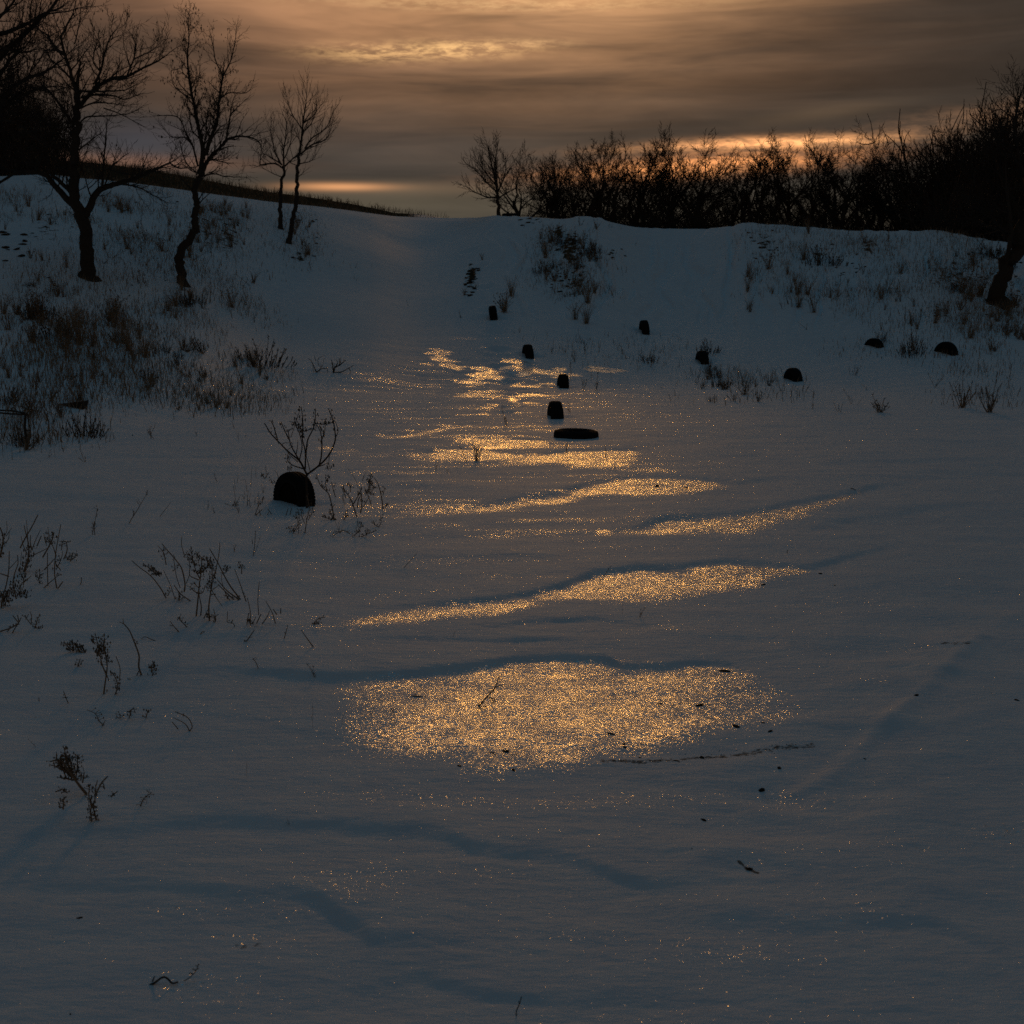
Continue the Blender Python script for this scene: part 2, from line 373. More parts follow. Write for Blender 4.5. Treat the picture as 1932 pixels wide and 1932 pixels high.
# ------------------------------------------------------------------ materials
def new_mat(name):
    m = bpy.data.materials.new(name); m.use_nodes = True; t = NG(m.node_tree); t.n.clear()
    o = t.new('ShaderNodeOutputMaterial'); p = t.new('ShaderNodeBsdfPrincipled'); t.l.new(p.outputs[0], o.inputs[0])
    return m, t, p
def snow_mat():
    m, t, p = new_mat('snow')
    geo = t.new('ShaderNodeNewGeometry'); P = geo.outputs['Position']; N = geo.outputs['Normal']
    geo_z = t.new('ShaderNodeSeparateXYZ'); t.put(geo_z.inputs[0], P); geo_z = geo_z.outputs[2]
    at_c = t.new('ShaderNodeAttribute', attribute_name='crust').outputs['Fac']
    at_g = t.new('ShaderNodeAttribute', attribute_name='bare').outputs['Fac']
    at_d = t.new('ShaderNodeAttribute', attribute_name='dirt').outputs['Fac']
    # fine relief: packed grains, small wind ripples
    n1 = t.noise(P, 260, 1, .6); n2 = t.noise(t.vm('MULTIPLY', P, (.8, 2.2, 1)), 12, 5, .62)
    hgt = t.m('ADD', t.m('ADD', t.m('MULTIPLY', n1, .0018), t.m('MULTIPLY', n2, .016)), 0.0)
    bump = t.new('ShaderNodeBump'); t.put(bump.inputs['Strength'], t.m('MULTIPLY', t.mapr(at_c, 0, 1, .58, .85), t.mapr(geo_z, .2, 1.2, 1.0, .22))); bump.inputs['Distance'].default_value = 1.0
    t.put(bump.inputs['Height'], hgt)
    # crystal facets
    def facets(scale, k):
        v = t.new('ShaderNodeTexVoronoi'); t.put(v.inputs['Vector'], P); v.inputs['Scale'].default_value = scale
        r = t.vm('SUBTRACT', v.outputs['Color'], (.5, .5, .5))
        return t.vm('SCALE', r, scale=k), v
    fa, va = facets(62, t.mapr(at_c, 0, 1, .34, .46)); fb, vb = facets(170, t.mapr(at_c, 0, 1, .34, .36))
    nn = t.vm('NORMALIZE', t.vm('ADD', bump.outputs[0], t.vm('ADD', fa, fb)))
    grain = patchy = t.noise(t.vm('MULTIPLY', P, (1.0, 1.5, 1.0)), 3.2, 3, .6)
    col = t.mix(t.mapr(grain, .35, .65), (.80, .83, .87), (.88, .895, .91))
    soil = t.mix(grain, (.045, .032, .020), (.10, .07, .042))
    grassy = t.mix(grain, (.055, .036, .020), (.10, .066, .036))
    dm = t.mapr(t.m('ADD', at_d, t.m('MULTIPLY', t.m('SUBTRACT', t.noise(P, 30, 3, .7), .5), .9)), .45, .62, 0, .85, True)
    col = t.mix(dm, col, soil)
    gm = t.mapr(t.m('ADD', at_g, t.m('MULTIPLY', t.m('SUBTRACT', t.noise(P, 4, 5, .7), .5), 1.7)), .46, .60, 0, 1, True)
    col = t.mix(gm, col, grassy)
    t.put(p.inputs['Base Color'], col)
    p.inputs['Roughness'].default_value = .62; p.inputs['IOR'].default_value = 1.31
    t.put(p.inputs['Normal'], bump.outputs[0])
    clean = t.m('SUBTRACT', 1.0, t.m('MAXIMUM', gm, dm))
    t.put(p.inputs['Specular IOR Level'], t.m('MULTIPLY', clean, t.mapr(geo_z, .15, .9, .20, .02)))
    # only some cells carry a clean facet
    sc_ = t.new('ShaderNodeSeparateColor'); t.put(sc_.inputs[0], vb.outputs['Color'])
    sa_ = t.new('ShaderNodeSeparateColor'); t.put(sa_.inputs[0], va.outputs['Color'])
    rnd = t.m('ADD', t.m('MULTIPLY', sc_.outputs[2], .85), t.m('MULTIPLY', sa_.outputs[2], .15))
    dens = t.m('MULTIPLY', t.m('ADD', t.m('MULTIPLY', at_c, 1.02), .045), t.mapr(patchy, .36, .64, .80, 1.10))
    wgt = t.m('MULTIPLY', t.mapr(t.m('SUBTRACT', dens, rnd), -.04, .10, 0.0, 1.0, True), t.mapr(geo_z, .15, .9, 1.0, .0))
    p.inputs['Coat Weight'].default_value = 0.0
    ice = t.new('ShaderNodeBsdfGlossy'); ice.inputs['Color'].default_value = (.97, .96, .95, 1); ice.inputs['Roughness'].default_value = .155
    t.put(ice.inputs['Normal'], nn)
    fr = t.new('ShaderNodeFresnel'); fr.inputs['IOR'].default_value = 3.4; t.put(fr.inputs['Normal'], bump.outputs[0])
    mx = t.new('ShaderNodeMixShader')
    t.put(mx.inputs[0], t.m('MULTIPLY', t.m('MULTIPLY', t.m('MULTIPLY', wgt, clean), t.mapr(patchy, .36, .64, .62, 1.12)), t.m('MINIMUM', t.m('MULTIPLY', fr.outputs[0], 1.55), .88)))
    t.l.new(p.outputs[0], mx.inputs[1]); t.l.new(ice.outputs[0], mx.inputs[2])
    t.l.new(mx.outputs[0], [n for n in t.n if n.type == 'OUTPUT_MATERIAL'][0].inputs[0])
    return m
SNOW = snow_mat()
def plain(name, a, b, scale=20, rough=.8, spec=.3, bumpd=.0):
    m, t, p = new_mat(name)
    tcn = t.new('ShaderNodeTexCoord'); O = tcn.outputs['Object']
    t.put(p.inputs['Base Color'], t.mix(t.noise(O, scale, 5, .6), a, b))
    p.inputs['Roughness'].default_value = rough; p.inputs['Specular IOR Level'].default_value = spec
    if bumpd:
        bp = t.new('ShaderNodeBump'); bp.inputs['Distance'].default_value = bumpd; t.put(bp.inputs['Height'], t.noise(O, scale * 2, 6, .7)); t.put(p.inputs['Normal'], bp.outputs[0])
    return m
BARK = plain('bark', (.030, .024, .019), (.075, .060, .048), 14, .9, .2, .02)
TWIG = plain('twig_bark', (.035, .026, .020), (.075, .055, .042), 6, .85, .2)
STALK = plain('dry_stalk', (.14, .10, .065), (.29, .21, .14), 30, .75, .3)
SEED = plain('dry_seed_head', (.10, .070, .045), (.22, .155, .10), 60, .85, .2)
GRASS = plain('dry_grass', (.19, .14, .092), (.36, .27, .18), 12, .8, .25)
RUBBER = plain('rubber', (.007, .007, .007), (.014, .0135, .013), 18, .85, .15, .002)
CORE = plain('near_black_core', (.006, .005, .004), (.014, .011, .008), 30, .95, .1, .006)
CLOD = plain('frozen_earth', (.022, .016, .011), (.065, .046, .030), 40, .95, .15, .01)
METAL = plain('dark_metal', (.02, .018, .016), (.06, .045, .035), 30, .7, .4)

# ------------------------------------------------------------------ mesh and scene helpers
def mesh_np(name, V, F4=None, F3=None):
    me = bpy.data.meshes.new(name)
    V = np.asarray(V, np.float32); F4 = np.zeros((0, 4), np.int32) if F4 is None else np.asarray(F4, np.int32)
    F3 = np.zeros((0, 3), np.int32) if F3 is None else np.asarray(F3, np.int32)
    n4, n3 = len(F4), len(F3)
    me.vertices.add(len(V)); me.vertices.foreach_set('co', V.ravel())
    me.loops.add(n4 * 4 + n3 * 3); me.loops.foreach_set('vertex_index', np.concatenate([F4.ravel(), F3.ravel()]))
    me.polygons.add(n4 + n3)
    ls = np.concatenate([np.arange(n4) * 4, n4 * 4 + np.arange(n3) * 3]).astype(np.int32)
    me.polygons.foreach_set('loop_start', ls)
    me.polygons.foreach_set('use_smooth', np.ones(n4 + n3, bool))
    me.update(calc_edges=True); me.validate()
    return me
def obj(name, me, mat=None, parent=None, label=None, cat=None, group=None, kind=None, loc=None):
    o = bpy.data.objects.new(name, me); COL.objects.link(o)
    if me is not None and mat is not None and not me.materials: me.materials.append(mat)
    if parent is not None: o.parent = parent
    if loc is not None: o.location = loc
    for k, v in (('label', label), ('category', cat), ('group', group), ('kind', kind)):
        if v: o[k] = v
    return o
def dup(src, loc, rz=0.0, scale=1.0, label=None, group=None, tilt=(0, 0)):
    r = src.copy(); COL.objects.link(r); r.location = loc
    r.rotation_euler = (tilt[0], tilt[1], rz)
    r.scale = (scale, scale, scale) if not isinstance(scale, tuple) else scale
    if label: r['label'] = label
    if group: r['group'] = group
    elif 'group' in r.keys(): del r['group']
    for ch in src.children:
        c = ch.copy(); COL.objects.link(c); c.parent = r
        for gch in ch.children:
            d = gch.copy(); COL.objects.link(d); d.parent = c
    return r
class Tubes:
    """collects tapering limbs and builds them as one mesh"""
    def __init__(s): s.V = []; s.F = []; s.T = []; s.n = 0
    def add(s, pts, rads, k=None):
        P = np.asarray(pts, float); R = np.asarray(rads, float); n = len(P)
        if k is None: k = 9 if R[0] > .08 else 6 if R[0] > .03 else 4 if R[0] > .008 else 3
        T = np.gradient(P, axis=0); T /= (np.linalg.norm(T, axis=1)[:, None] + 1e-9)
        ref = np.array([0.31, .87, .11]) if abs(T[0, 1]) < .8 else np.array([.9, .1, .2])
        A = np.cross(T, ref); A /= (np.linalg.norm(A, axis=1)[:, None] + 1e-9); B = np.cross(T, A)
        th = np.arange(k) * 2 * np.pi / k
        ring = (P[:, None, :] + R[:, None, None] * (np.cos(th)[None, :, None] * A[:, None, :] + np.sin(th)[None, :, None] * B[:, None, :]))
        s.V.append(ring.reshape(-1, 3))
        i = np.arange(n - 1)[:, None] * k + np.arange(k)[None, :]; j = np.arange(n - 1)[:, None] * k + (np.arange(k) + 1)[None, :] % k
        s.F.append((np.stack([i, j, j + k, i + k], -1).reshape(-1, 4)) + s.n)
        s.n += n * k
    def blob(s, c, r, stretch=(1, 1, 1.6)):
        c = np.asarray(c, float); q = np.random.RandomState(s.n % 9973).uniform(.7, 1.2, 6)
        v = np.array([[1,0,0],[-1,0,0],[0,1,0],[0,-1,0],[0,0,1],[0,0,-1]], float) * q[:, None] * r * np.array(stretch) + c
        s.V.append(v); f = np.array([[0,2,4],[2,1,4],[1,3,4],[3,0,4],[2,0,5],[1,2,5],[3,1,5],[0,3,5]])
        s.T.append(f + s.n); s.n += 6
    def mesh(s, name):
        if not s.V: return None
        return mesh_np(name, np.vstack(s.V), np.vstack(s.F) if s.F else None, np.vstack(s.T) if s.T else None)
# ------------------------------------------------------------------ the ground sheet
TYRES = [  # px, py of the foot, angle of the wheel plane, height above snow (m), lean, label
 (553, 949, 42, .29, .05, 'largest half-buried black tyre, beside the bare branched sapling'),
 (1048, 787, 6, .255, 0, 'upright half-buried tyre seen tread-on just behind the flat-lying tyre'),
 (1062, 730, 4, .27, .03, 'upright half-buried tyre with a thin dry stalk close to its right side'),
 (996, 672, 10, .27, -.02, 'upright half-buried tyre at the foot of the snow slope, furthest along the footprints'),
 (931, 600, 2, .33, -.12, 'leaning tyre on the snow slope against two tufts of dry grass'),
 (1216, 627, 4, .32, -.06, 'lone half-buried tyre on the smooth slope right of the eroded bluff'),
 (1325, 683, 8, .27, 0, 'half-buried tyre with a brown weed cluster rising right behind it'),
 (1497, 717, 16, .27, 0, 'half-buried round-topped tyre in the middle of the low weed patch'),
 (1650, 653, 24, .19, 0, 'smallest, most deeply buried tyre, left of the dark twiggy bush'),
 (1786, 667, 30, .27, 0, 'rounded half-buried tyre right of the dark twiggy bush'),
]
TY = []
for t in TYRES:
    p = hit(t[0], t[1]); TY.append((p, t))
for p, t in TY: SCOOPS.append((p.x - .02, p.y - .05, .24, .012)); SCOOPS.append((p.x + .24, p.y + .05, .14, .03))
NL, NR = 0, 0
ang = np.concatenate([np.arange(-180, -60, 4.0), np.arange(-60, -26, 1.0), np.arange(-26, -23.4, .25), np.arange(-23.4, 23.4, .062), np.arange(23.4, 26, .25), np.arange(26, 60, 1.0), np.arange(60, 180, 4.0)])
r = [.4, .8, 1.2, 1.6, 2.0, 2.3, 2.6]; 
while r[-1] < 58:
    q = r[-1]; r.append(q + min(max(q * q / 2544 * 1.35, .006), .085 if q < 54 else .2))
while r[-1] < 2600: r.append(r[-1] * 1.09)
r = np.array(r); A, R = np.meshgrid(np.radians(ang), r)
GX, GY = R * np.sin(A), R * np.cos(A)
GZ = height(GX.ravel(), GY.ravel()).reshape(GX.shape)
na, nr = len(ang), len(r)
V = np.stack([GX, GY, GZ], -1).reshape(-1, 3)
i = np.arange(nr - 1)[:, None] * na + np.arange(na)[None, :]; j = np.arange(nr - 1)[:, None] * na + (np.arange(na) + 1)[None, :] % na
F = np.stack([i, j, j + na, i + na], -1).reshape(-1, 4)[:, ::-1]
c0 = len(V); V = np.vstack([V, [[0, 0, 0]]])
F3 = np.stack([np.full(na, c0), (np.arange(na) + 1) % na, np.arange(na)], -1)[:, ::-1]
me = mesh_np('snow_ground', V, F, F3[:, ::-1] if False else F3)
ground = obj('snow_ground', me, SNOW, kind='structure', label='wind-packed snow field and snowy banks of the hollow')
cr = np.append(crust(GX.ravel(), GY.ravel()), 0)
_, S_, PXg, Dg = base_h(GX.ravel(), GY.ravel())
bare = sstep(.6, 2.2, Dg + 1.1 * fbm(GX.ravel() * .5, GY.ravel() * .5, 3)) * sstep(860, 760, PXg) 
bare = np.where(PXg < 860, sstep(.6, 2.2, Dg + 1.1 * fbm(GX.ravel() * .5, GY.ravel() * .5, 3)) * (1 - sstep(740, 830, PXg)), 0)
bare = np.maximum(bare, sstep(1.0, 3.0, Dg) * sstep(960, 1000, PXg))
# eroded earth of the bluffs: (px, py, sx, sy, strength)
ERO = [(1075,470,24,40,.62),(1055,440,14,20,.65),(890,520,12,32,.62),(1100,520,20,25,.45),(1010,415,25,9,.4),(1445,455,22,25,.5),(1545,480,28,12,.45),(1155,475,9,7,.6),
       (1640,470,30,30,.45),(1800,520,90,50,.42),(430,455,30,30,.5),(565,485,12,14,.6),(380,420,40,30,.4),(150,610,110,10,.36),(250,645,110,6,.40),(90,440,70,40,.35),(600,420,10,8,.3)]
gz = GZ.ravel(); gy = np.maximum(GY.ravel(), .5)
vv = (gz - CAMH); den = CT * gy - ST * vv
prx = PH + FP * GX.ravel() / den; pry = PH - FP * (ST * gy + CT * vv) / den
for px, py, sx, sy, k in ERO:
    bare = np.maximum(bare, np.where(gy > 8, k * 1.15 * np.exp(-((prx - px) / sx) ** 2 - ((pry - py) / sy) ** 2), 0))
DIRT_AND_SHADE = [([(1140,1436),(1210,1438),(1290,1434),(1350,1428),(1400,1426),(1460,1416),(1530,1412)], .024, .56),([(1440,1400),(1560,1370),(1620,1352)], .02, .36),
        ([(1395,1628),(1412,1640),(1430,1647)], .007, .7),([(1780,1222),(1830,1226)], .04, .5),([(1300,1560),(1345,1550)], .03, .3),([(1400,1480),(1470,1455)], .05, .35),
        ([(930,1422),(970,1424)],.03,.5),([(1470,1668),(1500,1672)],.04,.35),([(460,1785),(490,1787)],.03,.5),([(1700,1525),(1730,1526)],.02,.4)]  # the first streak here is a shaded spot painted in soil colour
dirt = np.zeros(len(gz))
for pts, w, k in DIRT_AND_SHADE:
    P = worldpoly(pts); mm = (GY.ravel() > 2) & (GY.ravel() < 30) & (np.abs(GX.ravel()) < 9)
    dd = segdist(P, GX.ravel()[mm], GY.ravel()[mm]); dirt[mm] = np.maximum(dirt[mm], k * np.exp(-(dd / (w * 2)) ** 2))
for nm, arr in (('crust', cr), ('bare', np.append(bare, 0)), ('dirt', np.append(dirt, 0))):
    at_ = me.attributes.new(nm, 'FLOAT', 'POINT')
    at_.data.foreach_set('value', arr.astype(np.float32))
# ------------------------------------------------------------------ tyres
def revolve(prof, seg, close=False):
    """profile [(radius, axial)] swept round the X axis"""
    P = np.array(prof, float); n = len(P); th = np.arange(seg) * 2 * np.pi / seg
    V = np.stack([np.broadcast_to(P[None, :, 1], (seg, n)), P[None, :, 0] * np.cos(th)[:, None], P[None, :, 0] * np.sin(th)[:, None]], -1).reshape(-1, 3)
    i = np.arange(seg)[:, None] * n + np.arange(n - 1)[None, :]; j = ((np.arange(seg) + 1) % seg)[:, None] * n + np.arange(n - 1)[None, :]
    return V, np.stack([i, i + 1, j + 1, j], -1).reshape(-1, 4)
def tyre(rad=.315, wid=.20):
    t = obj('tyre', None)
    w = wid / 2
    # tread band with four grooves
    xs = []; g_ = .0055; 
    edges = [-.80, -.47, -.40, -.12, -.05, .05, .12, .40, .47, .80]
    prof = [(rad - .020, -w * .93), (rad - .009, -w * .86)]
    lv = [0, 0, 1, 1, 0, 0, 1, 1, 0, 0]
    prof.append((rad - .003, -.80 * w))
    for a, b in ((-.80, -.48), (-.42, -.06), (.06, .42), (.48, .80)):
        prof += [(rad - .0005, a * w + .002), (rad, b * w)]
        if b < .8: prof += [(rad - .010, b * w + .002), (rad - .010, b * w + .012 * 0 + .004)]
    prof += [(rad - .003, .81 * w), (rad - .009, w * .86), (rad - .020, w * .93)]
    prof = [(r_ - .026 * min(1, abs(a_) / w) ** 4, a_) for r_, a_ in prof]
    V, F = revolve(prof, 72)
    obj('tread', mesh_np('tread', V, F), RUBBER, t)
    # lateral tread blocks standing proud on the shoulders
    B = []; BF = []; n = 0
    for k in range(48):
        for s in (-1, 1):
            a0, a1 = (k + .12) * 2 * np.pi / 48, (k + .80) * 2 * np.pi / 48
            for rr in (rad - .012, rad + .0008):
                for aa in (a0, a1):
                    for xx in (.55, .90):
                        q = rr - .026 * xx ** 4; B.append((s * xx * w, q * np.cos(aa), q * np.sin(aa)))
            for f in ((4, 5, 7, 6), (0, 1, 5, 4), (2, 6, 7, 3), (0, 4, 6, 2), (1, 3, 7, 5)): BF.append([n + v for v in f])
            n += 8
    me = mesh_np('tread_blocks', B, BF); me.polygons.foreach_set('use_smooth', np.zeros(len(BF), bool))
    obj('tread_block', me, RUBBER, t, kind='stuff')
    for s in (-1, 1):
        pr = [(rad - .042, s * w * .92), (rad - .052, s * w * .98), (rad - .056, s * (w * 1.0 + .003)), (rad - .060, s * w * 1.02), (rad - .068, s * w * 1.04), (rad - .072, s * (w * 1.04 + .002)),
              (rad - .076, s * w * 1.02), (rad - .10, s * w * .93), (rad - .118, s * w * .82), (rad - .124, s * w * .78), (rad - .122, s * w * .68), (rad - .10, s * w * .72), (rad - .06, s * w * .80), (rad - .046, s * w * .70), (rad - .030, 0)]
        V, F = revolve(pr, 56); obj('sidewall', mesh_np('sidewall', V, F), RUBBER, t)
    V, F = revolve([(0.0, -w * .5), (.10, -w * .56), (rad - .13, -w * .60), (rad - .122, -w * .68), (rad - .122, w * .68), (rad - .13, w * .60), (.10, w * .56), (0.0, w * .5)], 32)
    obj('dark_core', mesh_np('dark_core', V, F), CORE, t)  # near-black disc closing the opening of the tyre
    return t
T0 = tyre(); first = True
for p, t in TY:
    o = T0 if first else dup(T0, (0, 0, 0))
    first = False
    px, py, yaw, vis, lean, lab = t
    k_ = .86 if px == 553 else 1.0; o.scale = (k_, k_, k_)
    o.location = (p.x, p.y + .06, p.z + vis - .315 * k_)
    o.rotation_euler = (0.0, lean, math.radians(yaw)); o['label'] = lab; o['category'] = 'tyre'; o['group'] = 'old tyres half buried in the snow'
p = hit(1089, 829); o = dup(T0, (p.x, p.y + .30, p.z - .008), .6, 1.0, label='old tyre lying flat in the snow, only its side showing as a low dark oblong', group='old tyres lying flat')
o.rotation_euler = (0.03, math.radians(90 + 1.5), .5)
c = at(963, 402, 47.3); o = dup(T0, (c.x, 47.5, hz(c.x, 47.5) + .03), .6, 1.0, label='tyre lying on the ridge beside the small lone tree', group='old tyres lying flat')
o.rotation_euler = (0.02, math.radians(90), .5)
# tilted plank and low wire rail at the left
def boxmesh(name, x0, x1, y0, y1, z0, z1, ch=.0):
    V = [(x0,y0,z0),(x1,y0,z0),(x1,y1,z0),(x0,y1,z0),(x0,y0,z1),(x1,y0,z1),(x1,y1,z1),(x0,y1,z1)]
    me = mesh_np(name, V, [(0,3,2,1),(4,5,6,7),(0,1,5,4),(1,2,6,5),(2,3,7,6),(3,0,4,7)]); me.polygons.foreach_set('use_smooth', np.zeros(6, bool)); return me
p = hit(150, 770)
me = mesh_np('broken_board', [(-.42,0,-.01),(.0,-.10,-.06),(.0,.12,-.06),(-.42,.03,-.01),(-.42,0,.004),(.0,-.10,.055),(.02,.12,.055),(-.42,.03,.004)], [(0,3,2,1),(4,5,6,7),(0,1,5,4),(1,2,6,5),(2,3,7,6),(3,0,4,7)])
me.polygons.foreach_set('use_smooth', np.zeros(6, bool))
q = at(160, 763, p.y); obj('broken_board', me, BARK, None, 'dark wedge of broken board jutting over the low grass bush', 'board', loc=(q.x, p.y, q.z))
rl = obj('wire_rail', None, None, None, 'low dark rail of two thin rods on a thin forked post', 'rail')
b = hit(49, 837); Yr = b.y
T = Tubes(); T.add([at(-30, 773, Yr), at(20, 775, Yr), at(46, 779, Yr)], [.012] * 3, 5); obj('rod', T.mesh('rod'), METAL, rl)
T = Tubes(); T.add([at(-30, 776, Yr), at(20, 781, Yr), at(50, 782, Yr)], [.012] * 3, 5); obj('rod', T.mesh('rod'), METAL, rl)
T = Tubes(); T.add([at(48, 780, Yr), at(47, 805, Yr), at(50, 840, Yr)], [.018, .015, .013], 6); obj('post', T.mesh('post'), METAL, rl)
T = Tubes(); T.add([at(52, 780, Yr), at(57, 810, Yr), at(55, 838, Yr)], [.008] * 3, 5); T.add([at(48, 812, Yr), at(56, 812, Yr)], [.007] * 2, 4); obj('brace', T.mesh('brace'), METAL, rl)

# ------------------------------------------------------------------ trees: limbs followed by side branches and twigs
def unit(v): return v / (np.linalg.norm(v) + 1e-9)
def grow(T, p, d, L, r, lev, R, par):
    """one branch and its children. par: up = turn towards the sky, ang, n = children per level, ratio, wig"""
    n = 6 if lev >= 3 else 5 if lev == 2 else 4
    seg = L / (n - 1); P = [p.copy()]; D = [d.copy()]
    up = par.get('up', .18); wig = par.get('wig', .16); droop = par.get('droop', 0)
    for k in range(n - 1):
        d = unit(d + R.normal(0, wig, 3) + np.array([0, 0, up * (1 if lev > 0 else par.get('tipup', 1)) - (droop if lev == 0 else 0)]) * (.6 + .4 * k / n))
        P.append(P[-1] + d * seg); D.append(d)
    rt = r * (.30 if lev > 0 else .45)
    rr = np.linspace(r, rt, n); T[0 if lev >= par.get('limbs', 2) else 1].add(P, rr)
    if lev == 0:
        if par.get('seeds') and R.rand() < par['seeds']:
            for q in range(R.randint(1, 4)): T[2].blob(P[-1] + R.normal(0, .05, 3) - np.array([0, 0, .05]), R.uniform(.009, .020), (.8, .6, 2.2))
        return
    nc = par['n'][min(lev, len(par['n']) - 1)]
    nc = max(1, int(nc + R.uniform(-.6, .6)))
    for k in range(nc):
        f = par.get('f0', .25) + (1 - par.get('f0', .25)) * (k + R.uniform(.1, .9)) / nc
        side(T, P, D, f, L, r, lev, R, par)
    # leader
    side(T, P, D, 1.0, L * 1.0, r, lev, R, par, .35)
def side(T, P, D, f, L, r, lev, R, par, angm=1.0):
    n = len(P); x = f * (n - 1); i = min(int(x), n - 2); t = x - i
    p = P[i] * (1 - t) + P[i + 1] * t; d = D[min(i + 1, n - 1)]
    ax = unit(np.cross(d, R.normal(0, 1, 3))); an = R.uniform(*par.get('ang', (.45, 1.0))) * angm
    nd = unit(d * math.cos(an) + ax * math.sin(an))
    q = par.get('ratio', .58) * R.uniform(.72, 1.18) * (1.12 - .45 * f if angm == 1 else .9)
    rr = r * (1 - .65 * f) * R.uniform(.5, .72)
    if lev == 1: q *= par.get('tipq', 1.0)
    grow(T, p, nd, L * q, max(rr, par.get('rmin', .0022)), lev - 1, R, par)
def sub(poly, n):
    P = np.array(poly, float)
    d = np.concatenate([[0], np.cumsum(np.linalg.norm(np.diff(P, axis=0), axis=1))]); x = np.linspace(0, d[-1], n)
    return np.stack([smooth_interp(x, d, P[:, k]) for k in range(P.shape[1])], -1)
def hero_tree(label, Y, base, limbs, seed, par, group=None, name='bare_tree', twist=.5, tl=None, cat='tree'):
    """limbs: (level of own side growth, r0, r1, number of side branches, length of them, [(px,py[,dY])...]); the first limb is the trunk"""
    R = np.random.RandomState(seed); T = [Tubes(), Tubes(), Tubes()]; TR = Tubes()
    root = obj(name, None, None, None, label, cat, group, loc=base)
    b = np.array(base)
    for k, (lev, r0, r1, ns, ln, pts) in enumerate(limbs):
        w = 0.0; drift = R.uniform(-1, 1) * twist if k else 0
        Q = []
        for i, pt in enumerate(pts):
            dY = pt[2] if len(pt) > 2 else (drift * i / max(len(pts) - 1, 1) + (R.uniform(-.05, .05) if i else 0))
            Q.append(np.array(at(pt[0], pt[1], Y + dY)) - b)
        if k == 0: Q[0][2] -= .12
        P = sub(Q, max(6, len(Q) * 4)); P[1:-1] += R.normal(0, r1 * .35, P[1:-1].shape)
        rad = np.linspace(r0, r1, len(P))
        if k == 0: rad[:4] *= (2.0, 1.45, 1.18, 1.05)
        (TR if k == 0 or r0 > .08 and False else T[0]).add(P, rad)
        D = [unit(v) for v in np.gradient(P, axis=0)]
        ns = int(ns * 1.35 + .5)
        for c in range(ns):
            f = 1 - (1 - (.12 if k else par.get('trunk0', .45))) * (c + R.rand()) / ns
            x = f * (len(P) - 1); i = min(int(x), len(P) - 2); t = x - i
            p = P[i] * (1 - t) + P[i + 1] * t; d = D[i]
            axv = unit(np.cross(d, R.normal(0, 1, 3))); an = R.uniform(*par.get('ang', (.5, 1.1)))
            nd = unit(d * math.cos(an) + axv * math.sin(an) + np.array([0, 0, par.get('lift', .25)]))
            rr = min(rad[i] * .5, .012 + .006 * lev)
            grow(T, p, nd, ln * R.uniform(.6, 1.25) * (1.15 - .4 * f), rr, lev, R, par)
        grow(T, P[-1], D[-1], ln * .7, r1 * .8, max(lev - 1, 0), R, par)
    obj('trunk', TR.mesh('trunk'), BARK, root)
    if T[0].V: obj('limbs', T[0].mesh('limbs'), BARK, root)
    if T[1].V: obj('crown', T[1].mesh('crown'), TWIG, root)
    if T[2].T: obj('seed_clusters', T[2].mesh('seed_clusters'), SEED, root, kind='stuff')
    return root
def Z1(*p): return [(x * .16563, y * .16563) for x, y in p]
def Z2(*p): return [(x * .16563, 256 + y * .16563) for x, y in p]
def Z3(*p): return [(288 + x * .18219, y * .18219) for x, y in p]
def Z8(*p): return [(832 + x * .265, 224 + y * .265) for x, y in p]
Y1 = 30.0
pb = hit(164, 524)
